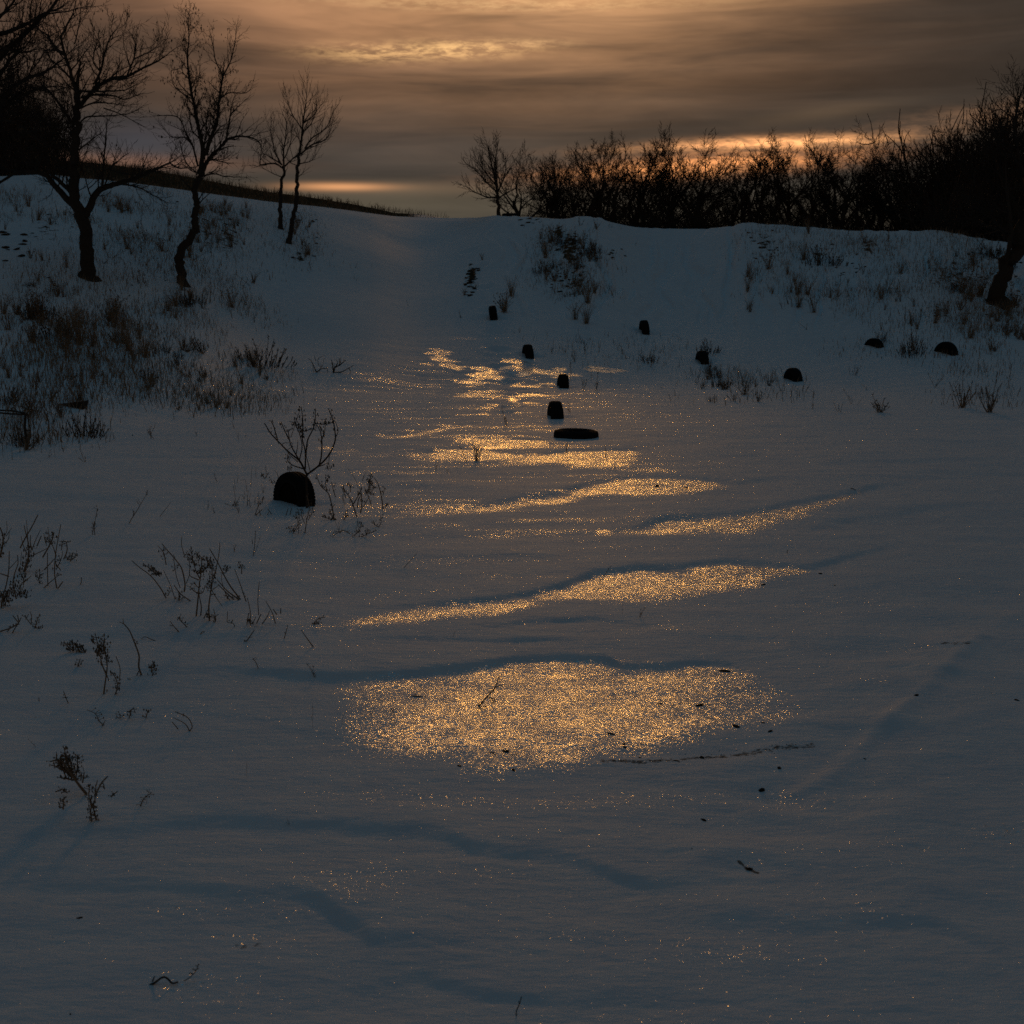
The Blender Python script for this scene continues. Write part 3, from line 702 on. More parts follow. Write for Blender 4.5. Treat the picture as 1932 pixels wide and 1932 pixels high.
hero_tree('big bare tree with a thick forked trunk, widest crown on the left bank', pb.y, pb, [
 (2, .175, .07, 10, 1.0, Z2((1005,1615),(1000,1450),(985,1200),(945,950),(870,800),(842,640),(850,300),(858,100)) + Z1((880,1500),(880,1250),(880,1030))),
 (2, .05, .018, 9, .85, Z1((880,1080),(800,800),(740,620),(700,450),(740,330),(830,160))),
 (1, .022, .008, 7, .5, Z1((850,500),(880,380),(905,250),(920,100),(935,-10))),
 (2, .06, .016, 12, .8, Z1((890,1230),(1000,1100),(1150,960),(1300,890),(1430,870),(1600,790),(1750,720),(1870,650))),
 (1, .026, .008, 8, .55, Z1((1450,855),(1490,760),(1530,650),(1550,520),(1520,430))),
 (1, .018, .007, 6, .4, Z1((1530,670),(1700,590),(1780,530),(1800,450))),
 (2, .035, .010, 9, .6, Z1((1080,960),(1150,800),(1190,620),(1260,420),(1330,330))),
 (1, .022, .008, 6, .45, Z1((1150,820),(1060,700),(1080,560),(1130,450))),
 (2, .03, .009, 9, .55, Z1((870,1030),(1000,1040),(1150,1040),(1400,1030),(1560,960))),
 (1, .028, .009, 9, .5, Z1((920,1110),(1100,1080),(1300,1090),(1400,1130),(1600,1070))),
 (1, .022, .008, 9, .5, Z1((900,1240),(1040,1180),(1200,1170),(1400,1200))),
 (1, .022, .008, 8, .5, Z1((890,1410),(1000,1330),(1200,1320),(1450,1300),(1560,1250))),
 (1, .016, .006, 5, .4, Z1((1180,1230),(1350,1290),(1450,1340),(1620,1430))),
 (2, .045, .012, 9, .7, Z1((840,1430),(740,1280),(640,1130),(500,1000),(300,1000))),
 (2, .05, .012, 10, .7, Z1((850,1800),(750,1650),(600,1480),(480,1370),(300,1300))),
 (1, .02, .008, 6, .5, Z1((770,1650),(800,1550),(810,1450),(760,1330))),
 (2, .05, .012, 9, .6, Z1((740,620),(640,560),(540,400),(430,330))),
 (1, .03, .01, 9, .6, Z1((860,950),(700,780),(560,640),(500,430))),
 (2, .095, .02, 11, .75, Z2((960,930),(1040,770),(1080,680),(1180,590),(1350,545),(1600,460),(1800,370),(1932,310))),
 (1, .035, .008, 11, .55, Z2((1165,590),(1175,420),(1185,250),(1200,80)) + Z1((1215,1400),)),
 (1, .020, .007, 8, .5, Z2((1190,400),(1300,330),(1400,240),(1470,200))),
 (1, .022, .007, 9, .5, Z2((1400,540),(1600,600),(1750,680),(1900,760))),
 (1, .022, .007, 8, .5, Z2((1250,370),(1340,420),(1500,440),(1700,400))),
 (1, .022, .007, 6, .5, Z2((1930,310),(2050,370),(2200,360),(2300,330))),
 (2, .085, .018, 8, .8, Z2((880,830),(740,700),(620,560),(500,440),(350,410),(150,440),(0,540),(-120,640))),
 (2, .06, .02, 8, .8, Z2((820,650),(680,520),(580,430),(550,200),(520,0),(480,-180))),
 (0, .012, .005, 3, .3, Z2((870,640),(960,590),(1080,490))),
 (0, .012, .004, 3, .3, Z2((610,570),(570,680),(480,740))),
], 11, dict(n=[0, 4, 5, 5], ratio=.56, ang=(.45, 1.05), up=.16, wig=.17, rmin=.0045, seeds=.03), group='bare trees on the left bank', twist=1.0)
pb = hit(345, 537)
hero_tree('slender bare tree with a crooked trunk, forked crown hung with seed tufts', pb.y, pb, [
 (1, .125, .06, 6, .8, [(346,538),(343,520),(338,488),(341,472),(357,455),(367,428),(369,380),(371,345)] + Z3((480,1850),(505,1740))),
 (2, .065, .008, 22, .55, Z3((500,1740),(520,1550),(480,1350),(440,1130),(400,950),(375,780),(360,600),(375,400),(370,210))),
 (1, .06, .03, 10, .6, Z3((505,1820),(560,1690),(610,1620),(700,1520),(770,1445))),
 (1, .03, .008, 10, .5, Z3((770,1445),(880,1412),(1000,1420),(1110,1480),(1135,1570))),
 (2, .055, .022, 18, .55, Z3((545,1600),(600,1440),(650,1320),(680,1150),(700,950),(730,780))),
 (1, .022, .006, 12, .4, Z3((730,780),(800,650),(850,450),(870,290))),
 (1, .020, .006, 9, .4, Z3((725,775),(650,620),(620,450),(590,320))),
 (1, .028, .008, 10, .45, Z3((765,1440),(785,1300),(805,1180),(830,1040))),
 (0, .015, .005, 5, .3, Z3((820,1170),(900,1090),(1000,1000))),
 (1, .030, .008, 10, .5, Z3((470,1720),(410,1500),(340,1370),(280,1230),(230,1200),(50,1195))),
 (1, .02, .006, 8, .45, Z3((420,1520),(330,1420),(210,1420),(110,1330))),
 (1, .018, .006, 7, .4, Z3((690,1030),(800,960),(950,965),(1020,925))),
 (1, .016, .006, 8, .35, Z3((405,980),(470,860),(485,760),(490,660))),
 (1, .016, .006, 7, .35, Z3((400,1020),(300,960),(210,860),(190,740),(280,710))),
 (1, .02, .006, 8, .5, Z3((500,1830),(640,1800),(760,1830),(960,1835))),
 (1, .02, .006, 10, .5, Z3((490,1720),(600,1660),(720,1650),(760,1640))),
 (1, .02, .006, 10, .5, Z3((470,1800),(360,1700),(300,1560),(280,1450))),
 (1, .024, .006, 14, .45, Z3((530,1500),(560,1350),(560,1200),(600,1050))),
 (1, .02, .006, 12, .45, Z3((500,1450),(400,1330),(380,1180),(360,1050))),
], 23, dict(n=[0, 4, 5], ratio=.55, ang=(.4, 1.0), up=.10, wig=.24, rmin=.0042, seeds=.13, droop=.10, trunk0=.7), group='bare trees on the left bank', twist=.6)
pb = hit(530, 432)
hero_tree('left one of the two thin saplings growing side by side', pb.y, pb, [
 (0, .075, .04, 2, .3, [(530,433),(529,400),(530,370)] + Z3((1325,1930),(1360,1800),(1360,1720))),
 (1, .034, .008, 11, .55, Z3((1360,1720),(1355,1600),(1380,1400),(1385,1280),(1340,1160))),
 (1, .03, .010, 8, .5, Z3((1350,1740),(1250,1690),(1110,1710),(1120,1600),(1130,1480))),
 (1, .024, .008, 8, .5, Z3((1345,1710),(1240,1640),(1150,1590))),
 (1, .026, .008, 10, .5, Z3((1330,1700),(1265,1560),(1225,1380),(1225,1220))),
 (1, .028, .010, 8, .5, Z3((1370,1720),(1480,1620),(1570,1570))),
 (1, .02, .008, 8, .5, Z3((1365,1640),(1420,1500),(1440,1330),(1400,1220))),
 (0, .014, .006, 5, .4, Z3((1330,1830),(1230,1790),(1130,1730))),
], 31, dict(n=[0, 4, 4], ratio=.55, ang=(.4, .95), up=.20, wig=.15, rmin=.005, trunk0=.75), group='bare trees on the left bank', twist=.4)
pb = hit(544, 459)
hero_tree('right one of the two thin saplings growing side by side, taller with a fan crown', pb.y, pb, [
 (0, .08, .045, 2, .3, [(543,460),(552,420),(558,390),(560,366)] + Z3((1495,1930),(1500,1700),(1520,1590))),
 (1, .044, .007, 16, .6, Z3((1520,1590),(1540,1450),(1560,1250),(1590,1050),(1600,900))),
 (1, .032, .007, 11, .55, Z3((1530,1600),(1650,1500),(1780,1450),(1830,1380),(1855,1270))),
 (1, .026, .007, 10, .55, Z3((1575,1540),(1640,1440),(1740,1370),(1810,1300),(1880,1140))),
 (1, .02, .007, 8, .45, Z3((1570,1270),(1660,1200),(1750,1080))),
 (1, .02, .007, 8, .45, Z3((1540,1330),(1440,1170),(1395,1040),(1380,960))),
 (1, .018, .006, 7, .45, Z3((1510,1700),(1640,1665),(1700,1590))),
 (1, .02, .006, 8, .45, Z3((1550,1380),(1640,1280),(1690,1150),(1700,1010))),
 (0, .014, .006, 5, .4, Z3((1505,1720),(1420,1680),(1380,1630))),
 (0, .012, .006, 4, .35, Z3((1510,1830),(1580,1770))),
], 37, dict(n=[0, 4, 4], ratio=.55, ang=(.35, .85), up=.22, wig=.13, rmin=.005, trunk0=.75), group='bare trees on the left bank', twist=.4)
# tree just outside the frame whose limbs reach in at the upper left
bx = at(-150, 470, 27.0); bx.z = hz(bx.x, 27.0)
hero_tree('tree at the left picture edge with one thick limb reaching diagonally across the sky', 27.0, bx, [
 (1, .24, .16, 5, 1.0, [(-150,590),(-140,480),(-120,380),(-90,260),(-70,190)]),
 (2, .09, .022, 12, .9, Z1((-420,1150),(-100,740),(0,640),(150,500),(300,370),(450,210),(560,130),(640,10),(690,-110))),
 (2, .07, .02, 9, .9, Z1((-420,900),(-150,330),(0,180),(130,60),(170,-60))),
 (1, .05, .012, 9, .6, Z1((0,390),(150,340),(350,250),(500,150),(700,90))),
 (2, .075, .018, 14, .9, Z1((-420,1500),(-100,1230),(0,1180),(150,1000),(330,880),(500,830),(700,690))),
 (2, .06, .015, 14, .8, Z1((-400,1550),(0,1190),(200,1110),(400,1020),(560,990))),
 (2, .05, .015, 14, .8, Z1((-400,1700),(-50,1350),(150,1380),(330,1500),(480,1620))),
 (2, .05, .015, 12, .8, Z1((-300,1000),(-50,900),(100,700),(200,560),(250,350))),
 (1, .04, .012, 12, .6, Z1((-100,500),(100,560),(250,600),(420,560))),
], 43, dict(n=[0, 4, 5, 4], ratio=.56, ang=(.45, 1.1), up=.14, wig=.18, rmin=.005, seeds=.05), group='bare trees on the left bank', twist=1.5)
pb = at(1881, 570, 35.0); pb = hit(1881, 572)
hero_tree('leaning dark trunk at the right edge rising into the black tangle of branches', pb.y, pb, [
 (1, .22, .14, 3, 1.2, [(1882,573),(1885,540),(1900,505),(1919,465),(1936,420),(1945,360),(1950,300),(1944,240)]),
 (2, .09, .02, 14, 1.1, [(1936,420),(1905,370),(1885,310),(1880,250)]),
 (2, .09, .02, 14, 1.1, [(1940,400),(1975,330),(1990,260),(1985,190)]),
 (2, .07, .02, 14, 1.1, [(1945,350),(1920,290),(1915,230),(1925,180)]),
 (2, .06, .02, 12, 1.0, [(1925,450),(1880,420),(1850,370),(1835,320)]),
 (2, .05, .02, 12, 1.0, [(1915,475),(1895,440),(1862,425),(1825,410)]),
 (1, .07, .03, 3, .8, [(1893,520),(1902,480),(1908,440),(1905,400),(1898,350)]),
], 47, dict(n=[0, 4, 5, 4], ratio=.58, ang=(.45, 1.1), up=.10, wig=.18, rmin=.006), group='dark trees at the right edge', twist=1.2)
iy = 48.5
ib = at(941, 403.5, iy); ib.z = hz(ib.x, iy)
hero_tree('small lone tree with a rounded crown standing on the saddle of the ridge', iy, ib, [
 (0, .075, .05, 2, .4, Z8((410,690),(412,640),(405,560),(395,490))),
 (1, .04, .009, 14, .6, Z8((395,490),(385,440),(360,320),(340,240),(330,190))),
 (1, .04, .009, 13, .6, Z8((400,490),(395,400),(390,300),(400,200))),
 (1, .035, .009, 11, .6, Z8((405,560),(340,560),(280,540),(220,510),(175,480))),
 (1, .03, .009, 12, .6, Z8((398,520),(340,470),(290,410),(240,360),(200,330))),
 (1, .03, .009, 12, .6, Z8((392,470),(330,400),(280,330),(250,280))),
 (1, .03, .009, 11, .6, Z8((415,560),(470,530),(520,500),(540,490))),
 (1, .03, .009, 12, .6, Z8((408,520),(440,440),(460,350),(460,280))),
], 53, dict(n=[0, 5, 5], ratio=.55, ang=(.4, .9), up=.14, wig=.14, rmin=.008, trunk0=.8), twist=.8, cat='tree')
# ------------------------------------------------------------------ the wood on the right and the thickets
def proc_tree(seed, H, par, spread=.55, nl=7, multi=1):
    """vase-shaped bare tree: short trunk, limbs fanning up and out, crown rounded by fine twigs"""
    R = np.random.RandomState(seed); T = [Tubes(), Tubes(), Tubes()]; TR = Tubes()
    for m in range(multi):
        d = unit(np.array([R.normal(0, .12 + .25 * (multi > 1)), R.normal(0, .18), 1.0])); p = np.array([R.normal(0, .12 * multi), R.normal(0, .1 * multi), -.3])
        P = [p]; n = 8; Lh = H * R.uniform(.42, .56)
        for k in range(n - 1):
            d = unit(d + R.normal(0, .10, 3) + np.array([0, 0, .06])); P.append(P[-1] + d * Lh / (n - 1))
        P = np.array(P); rr = np.linspace(.026 * H / multi ** .5, .011 * H / multi ** .5, n); TR.add(P, rr, 6)
        D = [unit(v) for v in np.gradient(P, axis=0)]
        for c in range(nl):
            f = .22 + .78 * (c + R.rand()) / nl; x = f * (n - 1); i = min(int(x), n - 2); q = P[i] * (1 - (x - i)) + P[i + 1] * (x - i)
            a = c * 2.4 + R.uniform(-.6, .6); out = np.array([math.cos(a), math.sin(a), 0]); nd = unit(out * R.uniform(.55, 1.1) * (1.25 - .7 * f) + D[i] * 1.0)
            grow(T, q, nd, H * R.uniform(.26, .36), rr[i] * .55, 3, R, par)
    z = np.concatenate([v[:, 2] for v in T[1].V]); return TR, T, float(np.percentile(z, 99.8))
HT = []
def tree_proto(name, seed, H, par, **kw):
    TR, T, top = proc_tree(seed, H, par, **kw)
    r = obj(name, None); HT.append(top); obj('trunk', TR.mesh('trunk'), BARK, r)
    if T[0].V: obj('limbs', T[0].mesh('limbs'), BARK, r)
    obj('crown', T[1].mesh('crown'), TWIG, r)
    return r
PAR = dict(n=[0, 7, 5, 4], tipq=.72, ratio=.64, ang=(.40, 1.0), up=.12, wig=.15, rmin=.012, limbs=2)
protos = [tree_proto('bare_tree', 100 + k, 8.0, PAR, nl=(7, 8, 4, 7, 4, 9)[k], multi=(1, 1, 2, 1, 2, 1)[k]) for k in range(6)]
SP = dict(n=[0, 3, 4, 4], ratio=.60, ang=(.4, 1.1), up=.10, wig=.2, rmin=.009, limbs=3)
def thicket(seed):
    R = np.random.RandomState(seed); T = [Tubes(), Tubes(), Tubes()]
    for k in range(16):
        a = R.uniform(0, 6.28); d = unit(np.array([math.cos(a) * .6, math.sin(a) * .4, 1.0]))
        grow(T, np.array([R.normal(0, .5), R.normal(0, .3), -.15]), d, R.uniform(.7, 1.5), .022, 2, R, SP)
    return np.vstack(T[1].V), np.vstack(T[1].F)
THV = [thicket(200 + k) for k in range(4)]
TOP = [(960,352),(978,288),(1017,274),(1044,256),(1080,246),(1110,248),(1150,244),(1190,248),(1225,240),(1256,237),(1304,232),(1325,262),(1364,256),(1400,258),(1440,262),(1483,250),(1530,252),(1574,234),(1618,272),(1648,240),(1705,230),(1745,244),(1786,240),(1820,225),(1854,203),(1880,190),(1915,184),(1980,180),(2100,170)]
tx, ty = zip(*TOP)
R = np.random.RandomState(5); used = set(); tn = 0
WHERE = [(1130,'at its left end'),(1290,'left of the orange gap'),(1450,'before the orange gap'),(1620,'right of the orange gap'),(1780,'in its right half'),(2200,'at its dark right end')]
FRONT = [985, 1024, 1066, 1110, 1156, 1205, 1256, 1302, 1352, 1400, 1440, 1484, 1530, 1574, 1650, 1704, 1748, 1788, 1826, 1862, 1900, 1930]
ORD = ['first', 'second', 'third', 'fourth', 'fifth', 'sixth', 'seventh', 'eighth', 'ninth', 'tenth', 'eleventh', 'twelfth', 'thirteenth']
trees = []
for i, px in enumerate(FRONT):
    lab = (ORD[i] + ' bare tree from the left in the front of the wood') if i < 13 else (ORD[len(FRONT) - 1 - i] + ' bare tree from the right end in the front of the wood')
    trees.append((px + R.uniform(-3, 3), 56 + R.uniform(-2, 3), R.uniform(-4, 8) + (6 if i % 3 == 1 else 0), lab, 'bare trees in the front of the wood'))
for Y, n, low in ((66, 13, 20), (78, 8, 34)):
    for i in range(n):
        px = 1012 + (1950 - 1012) * (i + R.uniform(.2, .8)) / n
        w = [w for lim, w in WHERE if px < lim][0]
        trees.append((px, Y + R.uniform(-3, 3), low + R.uniform(0, 22), 'bare tree deeper in the wood, ' + w, 'trees deeper in the wood, ' + w))
for i, (px, yy, dr, lab, grp) in enumerate(trees):
    k = i % 6
    g0 = at(px, 410, yy); X = g0.x; zg = hz(X, yy); s = (at(px, np.interp(px, tx, ty) + dr, yy).z - zg) / HT[k]
    sw = s * R.uniform(1.1, 1.4)
    if k not in used:
        o = protos[k]; used.add(k)
        o.location = (X, yy, zg); o.scale = (sw, sw, s); o.rotation_euler = (0, 0, R.uniform(0, 6.28)); o['label'] = lab; o['category'] = 'tree'; o['group'] = grp
    else: dup(protos[k], (X, yy, zg), R.uniform(0, 6.28), (sw, sw, s), lab, grp)
# dark undergrowth, one tangled mass each at three places
def undergrowth(name, label, spots):
    Vs, Fs, n = [], [], 0
    for px, yy, s in spots:
        px += R.uniform(-12, 12); yy += R.uniform(-1.5, 1.5); s *= R.uniform(.8, 1.25)
        V, F = THV[R.randint(len(THV))]; a = R.uniform(0, 6.28); X = at(px, 410, yy).x
        M = np.array([[math.cos(a), -math.sin(a), 0], [math.sin(a), math.cos(a), 0], [0, 0, 1]]) * s
        Vs.append(V @ M.T + np.array([X, yy, hz(X, yy)])); Fs.append(F + n); n += len(V)
    obj(name, mesh_np(name, np.vstack(Vs), np.vstack(Fs)), TWIG, None, label, 'undergrowth', kind='stuff')
undergrowth('undergrowth', 'dark tangled undergrowth along the foot of the wood behind the ridge', [(px, yy, (.45 if px < 1120 else .72) if yy < 55 else 1.0) for px in range(1010, 1800, 21) for yy in (52, 60)])
undergrowth('undergrowth', 'black tangled undergrowth crowding the right edge above the bank', [(px, yy, s * (.55 + .45 * min(1, (px - 1760) / 120))) for px in range(1780, 1990, 18) for yy, s in ((44.5, 1.1), (47, 1.6), (51, 2.2), (54, 2.6))])
undergrowth('undergrowth', 'dark tangled undergrowth on the crest at the upper left', [(px, yy, s * (1 - max(0, px) / 190)) for px in range(-60, 112, 15) for yy, s in ((43, .9), (46, 1.4), (50, 1.7))])
LEFTL = ['bare tree leaning into the left edge behind the thick diagonal limb', 'dark bare tree second from the left edge, behind the thick diagonal limb', 'dark bare tree third from the left edge, left of the big forked tree', 'dark bare tree just left of the big forked trunk, standing behind it', 'tallest dark bare tree far behind the left edge',
 'tall bare tree behind the leaning trunk at the right edge', 'bare tree cut by the right edge above the leaning trunk', 'tall bare tree highest at the right edge', 'bare tree at the left side of the black right mass', 'bare tree whose twigs only reach in at the right edge']
for j, (px, yy, top, k) in enumerate([(-20, 47, 150, 2), (22, 50, 120, 4), (62, 46, 150, 0), (98, 52, 175, 1), (-5, 56, 90, 3), (1905, 50, 185, 2), (1935, 47, 165, 4), (1950, 55, 150, 0), (1870, 53, 205, 4), (1985, 49, 140, 2)]):
    X = at(px, 400, yy).x; zg = hz(X, yy); s = (at(px, top, yy).z - zg) / HT[k]
    dup(protos[k], (X, yy, zg), j * 1.3, (s * 1.1, s * 1.1, s), LEFTL[j], 'bare trees merged into the dark upper left' if px < 500 else 'bare trees merged into the black right edge')

# ------------------------------------------------------------------ weeds
def small(T, P, r0, r1, k=None): T.add(P, np.linspace(r0, r1, len(P)), k)
def wormwood(seed, H=1.0, lean=.25, stems=2, dense=1.0, spread=.03):
    """dead stalk with short side sprays of seed heads; unit height"""
    R = np.random.RandomState(seed); T, B, S = Tubes(), Tubes(), Tubes()
    for s in range(stems):
        d = unit(np.array([R.normal(0, lean), R.normal(0, lean), 1.0])); h = H * (1.0 if s == 0 else R.uniform(.4, .85)); n = 7
        P = [np.array([R.normal(0, spread), R.normal(0, spread), -.06])]
        if spread > .1: d = unit(d + np.array([P[0][0], P[0][1], 0]) * .9); h *= math.exp(-(np.hypot(*P[0][:2]) / .75) ** 2) * R.uniform(.75, 1.05) / (1 if s == 0 else .85)
        for k in range(n - 1):
            d = unit(d + R.normal(0, .09, 3) + np.array([0, 0, .05])); P.append(P[-1] + d * h / (n - 1))
        P = np.array(P); small(T, P, .013, .005, 4)
        for c in range(int(9 * dense)):
            f = R.uniform(.22, 1.0); x = f * (n - 1); i = min(int(x), n - 2); q = P[i] * (1 - x + i) + P[i + 1] * (x - i)
            a = R.uniform(0, 6.28); e = unit(np.array([math.cos(a) * .8, math.sin(a) * .8, R.uniform(.3, 1.2)])); L = h * R.uniform(.08, .24) * (1.15 - .5 * f)
            b = [q]
            for k in range(3): e = unit(e + np.array([0, 0, .25]) + R.normal(0, .12, 3)); b.append(b[-1] + e * L / 3)
            small(B, np.array(b), .006, .003, 3)
            for m in range(R.randint(2, 6)):
                t = R.uniform(.3, 1.05); j = min(int(t * 3), 2); S.blob(b[j] * (1 - (t * 3 - j)) + b[j + 1] * (t * 3 - j) + R.normal(0, .008, 3), R.uniform(.005, .012), (1, 1, 1.8))
        for m in range(5): S.blob(P[-1] - d * R.uniform(0, .12) + R.normal(0, .006, 3), R.uniform(.008, .016), (1, 1, 1.7))
    return T, B, S
def tuft(seed, n=38, spread=.55, heads=False):
    R = np.random.RandomState(seed); T, S = Tubes(), Tubes()
    for k in range(n):
        a = R.uniform(0, 6.28); o = np.array([math.cos(a), math.sin(a), 0]) ; b = o * R.uniform(0, .12); h = R.uniform(.45, 1.0); c = R.uniform(.1, spread)
        P = np.array([b + np.array([0, 0, -.03]), b + o * c * .25 * h + np.array([0, 0, h * .45]), b + o * c * .6 * h + np.array([0, 0, h * .8]), b + o * c * h * R.uniform(.9, 1.2) + np.array([0, 0, h])])
        small(T, P, .008, .003, 3)
        if heads:
            for m in range(3): S.blob(P[-1] + R.normal(0, .015, 3), R.uniform(.010, .02), (1, 1, 1.6))
    return T, S
def stick(seed, n=2, seeds=True):
    R = np.random.RandomState(seed); T, S = Tubes(), Tubes()
    for s in range(n):
        d = unit(np.array([R.normal(0, .45), R.normal(0, .35), 1.0])); h = 1.0 if s == 0 else R.uniform(.4, .8); p = np.array([R.normal(0, .06), R.normal(0, .06), -.03]); P = [p]
        for k in range(5): d = unit(d + R.normal(0, .13, 3)); P.append(P[-1] + d * h / 5)
        small(T, np.array(P), .017, .007, 4)
        if R.rand() < .7:
            i = R.randint(2, 5); e = unit(d + R.normal(0, .7, 3)); small(T, np.array([P[i], P[i] + e * .12, P[i] + e * .25 + np.array([0, 0, .05])]), .009, .004, 3)
        if seeds:
            for m in range(R.randint(3, 9)): i = R.randint(2, 6); S.blob(P[i] + R.normal(0, .022, 3), R.uniform(.012, .024), (1, 1, 1.5))
    return T, S
def clod(seed):
    R = np.random.RandomState(seed); k = 8; V = [(0, 0, .55 + R.uniform(-.1, .1))]; F3 = []; F4 = []
    for j, (z, q) in enumerate(((.42, .55), (.12, 1.0), (-.25, .85))):
        for i in range(k): a = 2 * math.pi * i / k + R.uniform(-.15, .15); rr = q * R.uniform(.75, 1.2); V.append((rr * math.cos(a), rr * .75 * math.sin(a), z + R.uniform(-.1, .1)))
    for i in range(k):
        F3.append((0, 1 + i, 1 + (i + 1) % k))
        for j in (0, 1): a, b = 1 + j * k + i, 1 + j * k + (i + 1) % k; F4.append((a, a + k, b + k, b))
    me = mesh_np('dirt_clod', V, F4, F3); me.polygons.foreach_set('use_smooth', np.zeros(len(F3) + len(F4), bool)); me.materials.append(CLOD); return me
LIB = {}
def make_lib():
    for kind, n in (('shrub', 3), ('worm', 6), ('bush', 5), ('tuft', 4), ('stick', 6)):
        LIB[kind] = []
        for k in range(n):
            if kind == 'worm': T, B, S = wormwood(300 + k, stems=1 + k % 3, lean=.14 + .06 * k, dense=1.3); ms = [('stalk', T, STALK), ('side_twigs', B, STALK), ('seed_heads', S, SEED)]
            elif kind == 'bush':
                T, B, S = wormwood(330 + k, stems=15, lean=.55, dense=.55); ms = [('stalks', T, STALK), ('side_twigs', B, STALK), ('seed_heads', S, SEED)]
            elif kind == 'shrub':
                T, B, S = wormwood(340 + k, stems=44, lean=.14, dense=.5, spread=.34); ms = [('stalks', T, TWIG), ('side_twigs', B, TWIG), ('seed_heads', S, SEED)]
            elif kind == 'tuft': T, S = tuft(350 + k, heads=(k % 2 == 0)); ms = [('blades', T, GRASS)] + ([('seed_heads', S, SEED)] if S.T else [])
            else: T, S = stick(370 + k, 1 + k % 3, k % 2 == 0); ms = [('stalk', T, STALK)] + ([('seed_heads', S, SEED)] if S.T else [])
            LIB[kind].append([(nm, t.mesh(nm), mt) for nm, t, mt in ms])
            for (nm, me, mt) in LIB[kind][-1]: me.materials.append(mt)
make_lib()
NAMES = {'shrub': ('dry_shrub', 'shrub'), 'worm': ('dry_weed', 'weed'), 'bush': ('dry_weed_bush', 'weed'), 'tuft': ('grass_tuft', 'grass tuft'), 'stick': ('dry_stalk', 'stalk')}
PR = np.random.RandomState(77)
def plant(kind, loc, h, label, group=None, k=None, lean=(0, 0), rz=None, wide=1.0, thick=1.0):
    """a weed standing in the snow, its parts children of it"""
    k = PR.randint(len(LIB[kind])) if k is None else k
    nm, cat = NAMES[kind]; r = obj(nm, None, None, None, label, cat, group, loc=loc)
    r.rotation_euler = (lean[0], lean[1], PR.uniform(0, 6.28) if rz is None else rz); r.scale = (h * wide, h * wide, h)
    for (pn_, me, mt) in LIB[kind][k]:
        c = obj(pn_, me, None, r)
        if pn_ in ('seed_heads', 'blades', 'side_twigs', 'stalks'): c['kind'] = 'stuff'
    return r
def pp(kind, px, py, hpx, label, group=None, **kw):
    p = hit(px, py); return plant(kind, p, hpx / pxm(p.y), label, group, **kw)
